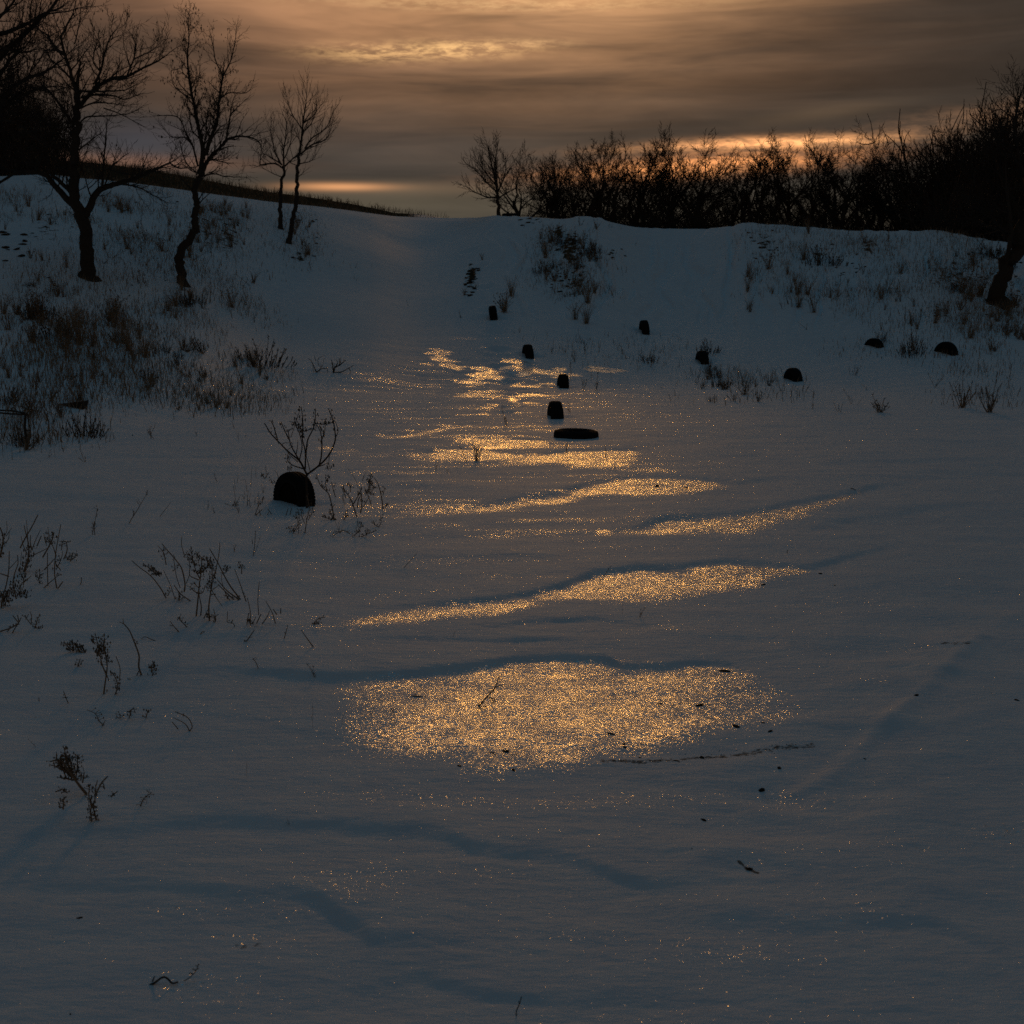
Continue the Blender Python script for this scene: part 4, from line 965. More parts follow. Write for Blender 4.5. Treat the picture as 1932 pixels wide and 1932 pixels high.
# single plants one can point to: kind, px, py (foot), height in px, label
for a in [
 ('shrub', 492, 690, 66, 'largest brown weed bush at the foot of the left bank, many upright stalks', dict(wide=1.15, k=0)),
 ('shrub', 160, 822, 62, 'dense low weed bush under the broken board', dict(wide=1.1, k=1)),
 ('tuft', 480, 692, 50, 'grass tuft mixed into the largest brown weed bush', {}),
 ('bush', 953, 588, 44, 'upright brown grass clump just right of the leaning tyre', dict(k=2)),
 ('tuft', 965, 560, 40, 'small brown grass fan above the leaning tyre', {}),
 ('tuft', 951, 590, 38, 'grass fan touching the right side of the leaning tyre', {}),
 ('tuft', 1108, 572, 42, 'upper of three brown grass fans below the eroded bluff', dict(wide=1.2)),
 ('tuft', 1085, 603, 36, 'left lower of three brown grass fans below the eroded bluff', {}),
 ('tuft', 1107, 611, 40, 'right lower of three brown grass fans below the eroded bluff', dict(wide=1.2)),
 ('stick', 870, 600, 18, 'little forked twig left of the leaning tyre', dict(k=2)),
 ('shrub', 1225, 684, 30, 'brown weed clump between the lone slope tyre and the tyre below it', dict(k=0)),
 ('shrub', 1336, 668, 36, 'brown weed cluster rising behind a half-buried tyre', dict(k=2)),
 ('worm', 1075, 720, 42, 'thin dry stalk close to the right side of an upright tyre', dict(k=0, wide=.6)),
 ('worm', 1125, 738, 40, 'pale dry weed standing alone right of the upright tyre with the stalk', dict(k=1)),
 ('worm', 1102, 738, 30, 'small leaning weed between the upright tyre and the pale dry weed', dict(k=3)),
 ('worm', 1041, 668, 26, 'short tufted weed right of the tyre at the foot of the snow slope', dict(k=1)),
 ('worm', 1105, 668, 32, 'tall thin weed pair in the line behind the tyres', dict(k=2)),
 ('worm', 1085, 672, 22, 'low thin weed left of the tall thin weed pair', dict(k=4)),
 ('shrub', 1547, 500, 48, 'darkest round shrub high on the right bank', dict(k=2, wide=1.1)),
 ('tuft', 1506, 556, 48, 'brown tapering tuft below the darkest round shrub', dict(k=1)),
 ('stick', 1523, 622, 24, 'single forked twig on the smooth right slope', dict(k=1)),
 ('shrub', 1722, 672, 56, 'dark twiggy bush between the two rounded tyres', dict(k=1, wide=.8)),
 ('worm', 1664, 652, 16, 'tiny weed touching the right side of the smallest tyre', dict(k=2)),
 ('worm', 1520, 740, 24, 'small weed at the right side of the tyre in the weed patch', dict(k=4)),
 ('bush', 1370, 735, 40, 'brown weed clump at the left end of the low weed patch', dict(k=1)),
 ('bush', 1405, 745, 46, 'tallest dark weed clump of the low weed patch left of the tyre', dict(k=3)),
 ('bush', 1430, 758, 30, 'front weed of the low weed patch, dark and spreading', dict(k=0)),
 ('worm', 1381, 756, 34, 'thin weed at the front left of the low weed patch', dict(k=5)),
 ('bush', 1815, 770, 76, 'tall thin group of upright stalks near the right edge', dict(k=4, wide=.75)),
 ('bush', 1868, 778, 80, 'tallest stalks at the right, furthest to the right edge but one', dict(k=2, wide=.7)),
 ('worm', 1907, 735, 50, 'single dark weed at the very right edge', dict(k=0)),
 ('bush', 1660, 778, 42, 'low spreading weed with branches leaning right', dict(k=1, wide=1.4)),
 ('worm', 1606, 755, 28, 'short weed left of the low spreading weed', dict(k=3)),
 ('worm', 1533, 772, 26, 'two-stemmed weed below the tyre in the weed patch', dict(k=1)),
 ('worm', 602, 702, 28, 'bare crooked twig beside the low gnarled shrub', dict(k=4)),
 ('worm', 955, 805, 40, 'thin branching weed before the strip of gold crust, left of the tread-on tyre', dict(k=1)),
 ('worm', 1025, 778, 22, 'small weed touching the left side of the tread-on tyre', dict(k=3)),
 ('worm', 1075, 778, 24, 'small weed touching the right side of the tread-on tyre', dict(k=5)),
 ('tuft', 900, 870, 44, 'sparse grass tuft standing on the golden crust', dict(k=1, wide=.8)),
 ('stick', 878, 872, 40, 'thin stalk at the left of the grass tuft on golden crust', dict(k=0)),
 ('worm', 917, 868, 36, 'thin seeded stem at the right of the grass tuft on golden crust', dict(k=0, wide=.6)),
 ('worm', 822, 886, 18, 'small hooked twig left of the golden crust with the tuft', dict(k=2)),
 ('stick', 845, 893, 14, 'low bent twig just right of the small hooked twig', dict(k=5)),
 ('worm', 1068, 855, 24, 'tiny weed on the snow just in front of the flat-lying tyre', dict(k=2)),
 ('worm', 1142, 862, 24, 'tiny twig right of the flat-lying tyre on the golden edge', dict(k=4)),
 ('worm', 1160, 886, 16, 'low weed on the front tip of the golden crust', dict(k=1)),
 ('stick', 1130, 1098, 42, 'single curved dark stalk on the second golden band', dict(k=0)),
 ('worm', 1206, 1166, 26, 'small sprig right of centre between two golden bands', dict(k=2)),
 ('worm', 1173, 1160, 18, 'smaller sprig left of another between two golden bands', dict(k=0)),
 ('worm', 856, 1202, 18, 'tiny v-shaped sprig on the plain snow above the big patch', dict(k=3)),
 ('stick', 762, 1074, 42, 'single slanting stalk right of the tyre weeds', dict(k=3)),
 ('worm', 592, 1378, 54, 'upright spiky stalk at the left margin of the big golden patch', dict(k=0, wide=.45)),
 ('stick', 646, 1364, 30, 'thin upright stalk just right of the upright spiky stalk', dict(k=0, wide=.5)),
 ('worm', 744, 1352, 28, 'small drooping weed inside the big golden patch', dict(k=4)),
 ('stick', 700, 1352, 24, 'short twig left of the small drooping weed', dict(k=1)),
 ('worm', 466, 1468, 32, 'little upright seeded sprig below the left weeds', dict(k=0, wide=.6)),
 ('worm', 596, 1282, 34, 'sprig with a bent side stem in the blue shade of the big drift', dict(k=2)),
 ('worm', 545, 1564, 16, 'tiny pale sprig on the rim of the lower left drift', dict(k=5)),
 ('worm', 120, 1526, 30, 'small upright weed left of the fan-shaped fallen spray', dict(k=0, wide=.6)),
 ('worm', 68, 1414, 24, 'tiny bushy sprig near the left edge', dict(k=3)),
 ('stick', 275, 1520, 30, 'thin hooked twig right of the fan-shaped fallen spray', dict(k=4)),
 ('worm', 176, 1010, 58, 'feathery brown weed near the left edge behind the leaning sticks', dict(k=1)),
 ('worm', 243, 988, 80, 'tall bent stalk with dark seed tufts left of the large tyre', dict(k=3, wide=.8)),
 ('stick', 302, 976, 36, 'single straight slanting stalk between tall bent stalk and tyre', dict(k=3)),
 ('worm', 392, 962, 20, 'low dark sprig left of the large tyre grasses', dict(k=4)),
 ('stick', 480, 1048, 48, 'single upright twig below left of the large tyre', dict(k=0, wide=.5)),
 ('worm', 442, 1042, 20, 'tiny sprig left of the single upright twig', dict(k=2)),
 ('worm', 158, 872, 30, 'small curved sprig below the dense low bush', dict(k=5)),
 ('stick', 77, 872, 10, 'stub of a stalk near the left edge rail', dict(k=1)),
 ('tuft', 125, 505, 44, 'tall spiky grass tuft left of the big tree trunk', dict(k=1, wide=.6)),
 ('tuft', 240, 470, 36, 'round grass tuft right of the big tree trunk', dict(k=0)),
 ('tuft', 150, 650, 70, 'largest dark grass mass in the middle of the left bank', dict(k=3, wide=1.1)),
 ('shrub', 90, 640, 60, 'dark weed mass left of the largest grass mass', dict(k=2)),
 ('tuft', 292, 668, 34, 'small dark tuft right of the largest grass mass', dict(k=1)),
 ('bush', 50, 850, 60, 'brown weeds under the low rail at the left edge', dict(k=2)),
 ('worm', 40, 740, 60, 'dark branching weed above the low rail', dict(k=0)),
 ('worm', 70, 745, 66, 'taller dark branching weed above the rail post', dict(k=4)),
]:
    pp(a[0], a[1], a[2], a[3], a[4], **a[5])

# plants drawn stem by stem, in the place they have in the photograph
def stem_plant(name, label, cat, foot, stems, seeds=(), seed=1, depth=.10, mat=None, group=None):
    """stems: (r0 m, r1 m, [(px,py)...]); seeds: (stem index, from, to, n, size)"""
    R = np.random.RandomState(seed); p0 = hit(*foot); Y = p0.y
    root = obj(name, None, None, None, label, cat, group, loc=p0)
    S = Tubes(); keep = []
    for r0, r1, pts in stems:
        dr = R.uniform(-depth, depth); bs = R.uniform(-.25, .25) * depth
        Q = [np.array(at(x, y, Y + bs + dr * i / max(1, len(pts) - 1))) - np.array(p0) for i, (x, y) in enumerate(pts)]
        P = sub(Q, max(4, len(Q) * 3)); T = Tubes(); T.add(P, np.linspace(r0, r1, len(P)) * (1.12 if 11 < Y < 16 else .9), 5); keep.append(P)
        obj('stem', T.mesh('stem'), mat or STALK, root)
    for si, f0, f1, n, sz in seeds:
        P = keep[si]
        T2 = S
        for k in range(n):
            x = R.uniform(f0, f1) * (len(P) - 1); i = min(int(x), len(P) - 2); q = P[i] * (1 - x + i) + P[i + 1] * (x - i)
            e = R.normal(0, 1, 3); e[1] *= .6; e[2] = abs(e[2]) * .6; e = unit(e) * sz * R.uniform(1.2, 3.2)
            T2.add(np.array([q, q + e]), [.0012, .0010], 3); T2.blob(q + e, sz * R.uniform(.30, .62) * (1.3 if 11 < Y < 16 else 1), (.8, .8, 1.9))
    if S.T: obj('seed_heads', S.mesh('seed_heads'), SEED, root, kind='stuff')
    return root
def ZA(x0, y0, w):
    k = w / 1932 * .64
    return lambda *p: [((x0 * .64) + x * k, (y0 * .64) + y * k) for x, y in p]
A = ZA(650, 1150, 500)      # around the large tyre
stem_plant('bare_sapling', 'bare branched sapling spreading like a goblet in front of the large tyre', 'sapling', A((985, 1350))[0], [
 (.011, .009, A((985,1370),(982,1150),(975,1000),(990,960))),
 (.009, .004, A((985,965),(900,810),(770,700),(680,610),(570,490),(500,375))),
 (.006, .0025, A((650,570),(600,400),(570,340))),
 (.008, .0035, A((985,965),(930,850),(850,720),(790,590),(770,450))),
 (.006, .0025, A((780,560),(720,440),(690,360))),
 (.007, .003, A((965,900),(965,700),(930,550),(940,380),(920,190))),
 (.005, .002, A((900,790),(930,640),(900,500),(860,380),(900,240))),
 (.007, .003, A((970,760),(990,580),(1050,450),(1080,350),(1080,210))),
 (.009, .004, A((990,960),(1110,870),(1220,760),(1280,650),(1310,540),(1290,380),(1230,210))),
 (.007, .003, A((1120,870),(1150,740),(1155,590),(1140,480),(1090,390))),
 (.004, .002, A((1155,560),(1190,450),(1190,320))),
 (.004, .002, A((1300,560),(1340,460),(1300,340))),
 (.005, .002, A((1120,870),(1180,850),(1215,830))),
 (.003, .0015, A((1240,740),(1235,840),(1260,910))),
 (.006, .0025, A((960,900),(890,880),(810,850),(760,790),(770,720))),
 (.004, .002, A((1020,920),(990,800),(970,700),(1000,620))),
 (.004, .002, A((880,820),(760,690),(830,640))),
 (.004, .002, A((860,740),(880,620),(880,570))),
 (.003, .0015, A((810,850),(780,900),(790,940))),
 (.004, .002, A((1080,380),(1180,390),(1280,370))),
 (.004, .002, A((1040,430),(960,470),(900,420),(820,360))),
 (.003, .0015, A((800,540),(840,420),(850,340))),
 (.003, .0015, A((700,620),(740,600),(790,600))),
], [(1,.6,1,8,.010),(2,.4,1,7,.009),(3,.6,1,8,.010),(4,.4,1,8,.010),(5,.5,1,22,.012),(6,.4,1,26,.013),(7,.5,1,16,.012),(8,.7,1,12,.010),(9,.5,1,16,.013),(10,.3,1,10,.010),(13,.7,1,8,.013),(14,.6,1,8,.011),(18,.5,1,5,.013),(19,.1,1,16,.012),(20,.3,1,16,.012),(21,.4,1,8,.010)], 3, .16, TWIG)
stem_plant('dry_weed', 'seeded weed stems spilling over the snow just below the large tyre', 'weed', A((975, 1640))[0], [
 (.005, .003, A((960,1640),(980,1500),(1010,1330),(985,1200))),
 (.004, .002, A((965,1640),(900,1740),(880,1500),(860,1380))),(.004, .002, A((900,1720),(960,1680),(970,1620))),
 (.004, .002, A((820,1740),(810,1620),(770,1560))),(.004, .002, A((820,1640),(870,1560),(900,1430),(880,1350))),
 (.004, .002, A((960,1520),(920,1420),(940,1340))),(.004, .002, A((1000,1480),(1040,1400),(1050,1330))),
 (.005, .003, A((830,1860),(760,1760),(700,1680))),
], [(0,.3,1,14,.010),(1,.2,1,20,.010),(2,0,1,8,.009),(3,.2,1,20,.010),(4,.1,1,20,.010),(5,.1,1,12,.010),(6,.2,1,8,.010),(7,.5,1,16,.010)], 5)
stem_plant('dry_weed', 'arching weed stems rising right of the large tyre', 'weed', A((1290, 1480))[0], [
 (.006, .003, A((1295,1485),(1270,1330),(1230,1180),(1140,1090),(1090,960))),
 (.005, .002, A((1210,1150),(1195,1050),(1250,975))),(.004, .002, A((1320,1480),(1250,1400),(1300,1300))),
 (.004, .002, A((1310,1660),(1330,1560),(1270,1480),(1150,1440))),(.004, .002, A((1320,1600),(1400,1540),(1430,1370))),
 (.004, .002, A((1280,1650),(1290,1560),(1240,1500))),(.004, .002, A((1310,1220),(1280,1120),(1270,1060))),
], [(0,.5,1,10,.010),(1,.5,1,10,.011),(2,.2,1,10,.009),(3,0,1,30,.010),(4,0,1,24,.010),(5,0,1,14,.009),(6,.3,1,6,.009)], 6)
stem_plant('dry_weed', 'stout short stems in a row between the tyre and the seeded hook', 'weed', A((1560, 1450))[0], [
 (.006, .003, A((1555,1455),(1520,1340),(1480,1240),(1420,1150))),(.006, .003, A((1595,1400),(1610,1280),(1600,1150))),
 (.005, .003, A((1500,1320),(1580,1180),(1610,1110))),(.005, .003, A((1560,1340),(1570,1250),(1600,1200))),
 (.004, .002, A((1430,1230),(1390,1130),(1370,1100))),(.004, .002, A((1720,1320),(1680,1200),(1640,1100))),(.004, .002, A((1620,1340),(1700,1210))),
 (.002, .001, A((1570,1120),(1530,1010),(1450,890))),(.004, .002, A((1480,1160),(1475,1070))),
], [(0,.3,1,10,.010),(1,.4,1,10,.010),(2,.5,1,8,.009),(4,.1,1,8,.010),(5,.2,.8,5,.009),(8,.1,1,8,.010)], 7)
stem_plant('dry_weed', 'hooked weed with a dense seed plume, rightmost beside the large tyre', 'weed', A((1850, 1370))[0], [
 (.006, .003, A((1855,1370),(1830,1200),(1790,1060),(1750,1000))),(.004, .002, A((1690,1010),(1700,1100),(1660,1160),(1740,1190))),
 (.004, .002, A((1720,960),(1700,1040),(1750,1110),(1700,1180))),(.003, .002, A((1850,1200),(1870,1110))),(.003, .002, A((1870,1340),(1920,1290))),
], [(1,0,1,34,.010),(2,0,1,30,.010),(3,.3,1,6,.010),(4,.2,1,5,.009)], 8)
stem_plant('dry_weed', 'low weed lying on the snow right below the large tyre, seeds in rows', 'weed', A((1590, 1670))[0], [
 (.004, .002, A((1520,1660),(1580,1600),(1610,1510))),(.004, .002, A((1590,1680),(1650,1650),(1780,1600))),(.004, .002, A((1660,1660),(1680,1590))),
 (.004, .002, A((1480,1640),(1400,1600),(1340,1620),(1270,1680))),
], [(0,0,1,26,.010),(1,0,1,20,.009),(2,.2,1,10,.009),(3,0,1,18,.009)], 9)
stem_plant('dry_weed', 'small hooked sprig right of the low lying weed', 'weed', A((1800, 1560))[0], [
 (.004, .002, A((1800,1565),(1830,1500),(1815,1420))),(.004, .002, A((1800,1560),(1760,1530),(1740,1480)))], [(0,.1,1,10,.009),(1,.1,1,10,.009)], 10)
stem_plant('dry_grass_stems', 'thin grass stems standing left of the large tyre', 'weed', A((310, 1330))[0], [
 (.002, .001, A((345,1100),(350,980),(358,880))),(.002, .001, A((405,1000),(402,880))),(.002, .001, A((300,1140),(280,1020),(225,1030))),(.002, .001, A((190,1060),(203,960))),
 (.002, .001, A((170,1130),(155,1000))),(.002, .0015, A((170,1330),(165,1200),(145,1090))),(.003, .001, A((305,1330),(310,1200),(320,1140))),(.003, .001, A((340,1360),(330,1240),(350,1170))),
 (.003, .002, A((390,1290),(395,1220))),(.003, .002, A((470,1280),(495,1220))),(.003, .001, A((170,1320),(230,1190))),(.003, .001, A((430,1330),(425,1220),(435,1160))),
 (.003, .0015, A((50,1290),(130,1325))),(.003, .0015, A((500,1010),(460,930))),(.003, .0015, A((500,1010),(550,945))),(.003, .001, A((660,1000),(640,940),(610,910))),(.003, .0015, A((600,1080),(570,1000))),
], [(5,0,.15,12,.010),(6,0,1,6,.007),(9,.5,1,5,.009),(13,0,.4,5,.010),(16,0,1,8,.010)], 11, .25, GRASS)
stem_plant('dry_grass_stems', 'crossed broken stems at the left foot of the large tyre', 'weed', A((400, 1430))[0], [
 (.005, .003, A((380,1450),(430,1400),(475,1360))),(.004, .002, A((395,1420),(430,1320),(450,1280))),(.004, .002, A((460,1440),(440,1360))),(.004, .003, A((580,1410),(540,1355))),(.003, .002, A((525,1435),(555,1380))),
 (.004, .003, A((745,1430),(770,1350))),(.004, .003, A((790,1420),(810,1345))),(.004, .002, A((370,1890),(395,1720),(400,1600))),(.003, .002, A((360,1740),(358,1690))),(.003, .001, A((440,1570),(435,1530))),
], [(1,.3,1,6,.008),(7,.4,.7,5,.007)], 12, .12)
G_ = ZA(800, 700, 600)
stem_plant('gnarled_shrub', 'low gnarled twiggy shrub alone on the snow left of the footprints', 'shrub', G_((600, 1288))[0], [
 (.022, .010, G_((590,1288),(600,1240),(650,1210),(705,1165))),(.018, .008, G_((588,1285),(582,1220),(572,1170))),(.016, .006, G_((600,1283),(660,1278),(735,1240),(780,1215))),(.016, .006, G_((430,1285),(405,1230),(372,1165),(350,1150))),
 (.014, .006, G_((430,1280),(480,1246),(528,1244),(536,1282))),(.012, .006, G_((640,1215),(655,1180),(640,1150))),(.010, .004, G_((735,1240),(750,1270),(742,1300))),(.012, .005, G_((600,1235),(630,1190),(615,1160))),(.008, .004, G_((420,1170),(408,1120))),(.008, .004, G_((450,1220),(440,1160),(500,1120))),
], [(0,.3,1,8,.02),(1,.3,1,8,.02),(5,.2,1,5,.02),(4,.2,.8,5,.016)], 14, .2, TWIG)
B = ZA(350, 1500, 500)      # the middle left cluster
stem_plant('dry_weed', 'left group of leaning weed sticks, one long stick slanting down to the right', 'weed', B((700, 1040))[0], [
 (.006, .003, B((745,945),(755,860),(720,690),(640,570),(560,480),(490,395))),(.005, .003, B((540,1020),(480,910),(370,770),(215,650),(150,590))),
 (.005, .003, B((895,1105),(800,1040),(695,960),(630,870))),(.003, .002, B((650,1060),(600,900),(510,700))),(.004, .002, B((540,640),(515,510),(445,420))),
 (.003, .002, B((700,900),(650,740),(620,520))),(.006, .004, B((685,1050),(690,950))),(.003, .002, B((740,1020),(800,1070),(870,1130))),(.003, .0015, B((560,990),(590,930))),(.004, .002, B((470,770),(400,720),(320,650))),(.004, .002, B((430,765),(380,680))),
], [(4,.1,.8,12,.009),(5,.5,1,10,.009),(6,0,1,10,.012),(7,0,.5,6,.009),(8,0,1,8,.009),(9,0,1,36,.010),(10,0,1,24,.010)], 21)
stem_plant('dry_weed', 'tall central pair of weeds with dense seed plumes in the middle left group', 'weed', B((885, 1225))[0], [
 (.006, .003, B((882,1225),(905,1000),(920,850),(940,700),(945,550))),(.005, .003, B((930,1235),(940,1120),(915,980))),
 (.004, .002, B((925,800),(870,680),(840,560),(820,450))),(.004, .002, B((930,740),(990,680),(1040,620),(990,560))),(.004, .002, B((915,970),(850,930),(810,890))),
 (.004, .002, B((915,970),(960,950),(980,880))),(.003, .002, B((910,900),(850,840))),(.004, .002, B((910,810),(805,755),(810,650),(770,490))),(.003, .002, B((770,850),(805,755))),(.003, .002, B((750,540),(715,400),(718,315))),
 (.003, .002, B((905,560),(890,490))),
], [(0,.6,1,24,.010),(2,.2,1,34,.010),(3,0,1,60,.010),(4,0,1,12,.008),(5,.3,1,5,.008),(6,0,1,6,.008),(7,.5,1,8,.008),(10,0,1,8,.008)], 22, .12)
stem_plant('dry_weed', 'seeded weed standing right of the central pair, forked at its foot', 'weed', B((1030, 1300))[0], [
 (.006, .003, B((1035,1305),(1025,1150),(1045,960),(1065,820),(1060,640))),(.004, .002, B((970,1245),(1025,1130))),(.004, .002, B((1080,1320),(1105,1250),(1080,1140))),
 (.003, .002, B((1055,920),(1110,1010),(1180,1110))),(.003, .002, B((1060,930),(1140,870))),(.004, .002, B((1080,800),(1130,580),(1150,440),(1150,385))),(.003, .002, B((1040,900),(1015,820))),
 (.003, .0015, B((1020,1240),(1060,1230))),
], [(0,.55,1,50,.010),(2,0,.6,10,.009),(7,0,1,16,.010),(3,.1,.6,4,.008),(6,.2,1,5,.008)], 23, .12)
stem_plant('dry_weed', 'sheaf of straight sticks slanting down right to one broken foot', 'weed', B((1380, 1040))[0], [
 (.006, .0035, B((1390,1040),(1250,850),(1120,600),(1035,455))),(.006, .003, B((1370,1035),(1230,930),(1120,805))),(.005, .003, B((1330,1050),(1220,950),(1130,860))),
 (.005, .003, B((1360,1090),(1330,1010))),(.003, .002, B((1290,1080),(1210,950),(1170,800),(1180,720))),(.003, .0015, B((1240,680),(1210,740))),
], [(3,0,1,16,.010),(4,0,.3,12,.009),(5,0,1,24,.009)], 24)
stem_plant('dry_weed', 'scattered thin upright sticks at the right end of the middle left group', 'weed', B((1500, 1330))[0], [
 (.004, .002, B((1450,1055),(1395,890),(1320,690))),(.004, .002, B((1500,1320),(1495,1150),(1465,1015))),(.003, .002, B((1595,1210),(1585,1080),(1600,830))),(.004, .002, B((1785,1305),(1750,1190),(1675,1050))),
 (.004, .003, B((1800,1205),(1760,1145))),(.004, .003, B((1845,1190),(1845,1135))),(.004, .002, B((1635,1310),(1690,1230),(1720,1160))),(.004, .003, B((1570,1305),(1620,1200))),(.004, .003, B((1460,1310),(1480,1190))),(.003, .002, B((1530,1300),(1560,1230))),
 (.004, .002, B((1400,740),(1400,670),(1360,610))),(.003, .002, B((1530,540),(1550,400),(1557,250))),(.003, .002, B((1525,400),(1518,350))),
], [(1,0,.15,14,.009),(10,.4,1,12,.008),(0,.0,.5,3,.007)], 25, .2)
stem_plant('dry_stalk', 'thin forked stalk poking up right below the middle left group', 'stalk', B((1325, 1355))[0], [(.003, .002, B((1325,1358),(1310,1310),(1235,1290),(1240,1170)))], [(0,.2,.6,3,.007)], 26)
stem_plant('dry_stalk', 'small seeded stalk slanting down right, below the middle left group', 'stalk', B((795, 1365))[0], [(.004, .002, B((797,1365),(740,1310),(705,1275),(685,1235)))], [(0,.2,1,12,.009)], 27)
stem_plant('dry_stalk', 'short forked twig left of the small seeded stalk', 'stalk', B((685, 1405))[0], [(.004, .002, B((687,1405),(630,1340),(585,1280))),(.003, .002, B((615,1335),(580,1325)))], (), 28)
stem_plant('dry_stalk', 'low arched twig, both ends in the snow', 'stalk', B((922, 1438))[0], [(.003, .002, B((922,1438),(955,1400),(985,1403),(1022,1430)))], (), 29)
stem_plant('dry_stalk', 'long thin bent twig lying nearly flat on the left snow', 'stalk', B((465, 1518))[0], [(.003, .002, B((465,1518),(380,1490),(295,1457),(260,1480)))], (), 30)
stem_plant('dry_stalk', 'stiff slanting stalk above the blue drift shade', 'stalk', B((1445, 1525))[0], [(.004, .003, B((1445,1525),(1490,1460),(1545,1380)))], [(0,.1,.4,4,.008)], 31)
C_ = ZA(0, 1500, 500)       # the cluster on the left edge
stem_plant('dry_weed', 'thick knotty stem with upswept sticks near the left edge', 'weed', C_((275, 715))[0], [
 (.011, .006, C_((275,715),(300,640),(325,540),(330,470))),(.006, .003, C_((330,480),(320,380),(290,260),(275,190))),(.005, .003, C_((365,470),(345,390),(350,300))),(.006, .004, C_((230,445),(300,310),(360,210),(430,70))),
 (.004, .002, C_((300,500),(260,400),(240,310))),(.004, .002, C_((320,420),(310,250),(300,130))),(.003, .002, C_((235,640),(240,560),(245,490))),(.004, .002, C_((370,450),(400,370),(460,240))),(.005, .004, C_((420,425),(470,310))),
], [(0,0,1,46,.014),(2,0,.3,8,.012)], 41, .15)
stem_plant('dry_weed', 'knotty weed cut by the left picture edge', 'weed', C_((5, 560))[0], [
 (.009, .005, C_((-40,640),(0,540),(30,400),(35,320),(0,210))),(.004, .002, C_((30,420),(100,330),(105,260))),(.003, .002, C_((50,320),(80,230),(75,140))),(.003, .002, C_((70,310),(130,220))),
], [(0,.1,.8,30,.013)], 42)
stem_plant('dry_weed', 'tall sticks over a brown seed tangle, lowest at the left edge', 'weed', C_((30, 1130))[0], [
 (.006, .003, C_((5,1250),(20,1050),(70,870),(100,680),(105,485))),(.005, .003, C_((185,1025),(150,880),(165,740),(205,620),(200,530))),(.004, .002, C_((45,1130),(30,980))),(.004, .002, C_((240,1010),(230,880),(270,820),(210,690))),
 (.004, .002, C_((270,840),(355,765))),(.003, .002, C_((110,680),(200,580))),(.005, .003, C_((100,770),(0,735))),(.003, .002, C_((300,1020),(310,960))),(.003, .002, C_((100,1070),(110,920))),
], [(2,0,1,40,.012),(3,0,1,50,.011),(1,0,.4,36,.011),(7,0,1,12,.011),(8,0,1,30,.011),(0,.2,.4,20,.010)], 43, .2)
stem_plant('dry_weed', 'crossed straight sticks right of the thick knotty stem', 'weed', C_((645, 905))[0], [
 (.005, .003, C_((645,905),(620,700),(635,500),(660,350),(693,175))),(.006, .004, C_((485,555),(560,420),(600,330),(615,270))),(.004, .003, C_((545,880),(540,660),(540,500))),(.004, .002, C_((640,540),(600,420),(560,340),(550,240))),
 (.005, .003, C_((505,695),(620,570))),(.004, .003, C_((500,900),(590,820),(670,755))),(.005, .004, C_((660,905),(715,830))),(.004, .002, C_((640,690),(700,560),(715,480))),(.004, .002, C_((690,700),(630,600),(640,520))),
 (.004, .002, C_((385,525),(520,460),(570,430))),(.003, .002, C_((530,420),(510,350),(498,280))),(.005, .003, C_((735,560),(765,450),(750,370),(715,375),(700,470))),
], [(1,.5,1,14,.011),(3,.4,1,18,.010),(7,0,.5,12,.010),(11,.4,.9,16,.009),(5,.8,1,5,.009)], 44, .15)
stem_plant('dry_weed', 'low curled seed sprig right of the crossed straight sticks', 'weed', C_((800, 595))[0], [(.004, .002, C_((765,580),(800,540),(850,505))),(.004, .002, C_((800,595),(840,560),(880,515))),(.003, .002, C_((845,660),(875,580)))], [(0,0,1,14,.010),(1,0,1,16,.010)], 45)
stem_plant('dry_weed', 'narrow seeded spray standing alone below the crossed sticks', 'weed', C_((465, 870))[0], [(.004, .002, C_((465,875),(440,800),(415,725))),(.003, .002, C_((445,800),(455,690)))], [(0,0,1,16,.009),(1,0,1,14,.009)], 46)
stem_plant('dry_weed', 'fallen spray of stiff twigs at the left edge below the seed tangle', 'weed', C_((135, 1425))[0], [
 (.005, .003, C_((5,1395),(130,1355),(210,1300),(240,1240))),(.004, .003, C_((135,1425),(180,1345),(215,1300))),(.004, .003, C_((55,1425),(110,1370))),(.004, .003, C_((205,1290),(145,1215))),(.004, .003, C_((215,1280),(200,1210))),(.003, .002, C_((355,1320),(310,1260),(275,1215))),(.003, .002, C_((290,1260),(325,1200))),(.003, .002, C_((355,1300),(360,1230),(340,1170))),
], [(0,.3,.7,8,.009),(5,0,1,6,.008)], 47)
stem_plant('dry_weed', 'small upright sprig with a flat shadowed foot', 'weed', C_((400, 1355))[0], [(.004, .003, C_((400,1360),(415,1300),(430,1235))),(.004, .002, C_((400,1355),(470,1370)))], [(0,.0,1,10,.010),(1,0,1,8,.010)], 48)
stem_plant('dry_stalk', 'tiny two-legged stub standing alone on the left snow', 'stalk', C_((925, 865))[0], [(.004, .003, C_((915,865),(928,820),(925,780))),(.003, .002, C_((938,860),(928,825)))], (), 49)
stem_plant('dry_weed', 'two dark seed sprays lying at a slant above the blue shade', 'weed', C_((900, 1640))[0], [
 (.004, .002, C_((990,1675),(930,1640),(870,1600))),(.004, .002, C_((840,1620),(790,1580),(735,1530))),(.004, .002, C_((920,1590),(870,1560),(825,1535))),(.004, .002, C_((970,1670),(1000,1645))),(.003, .002, C_((850,1640),(790,1640))),
], [(0,0,1,20,.011),(1,0,1,30,.011),(2,0,1,26,.010),(4,0,1,10,.009)], 50)
stem_plant('dry_stalk', 'short seeded twig below the two slanting sprays', 'stalk', C_((885, 1800))[0], [(.004, .002, C_((885,1803),(900,1750),(915,1705)))], [(0,0,1,10,.009)], 51)
D_ = ZA(0, 1500, 1000)      # lower left
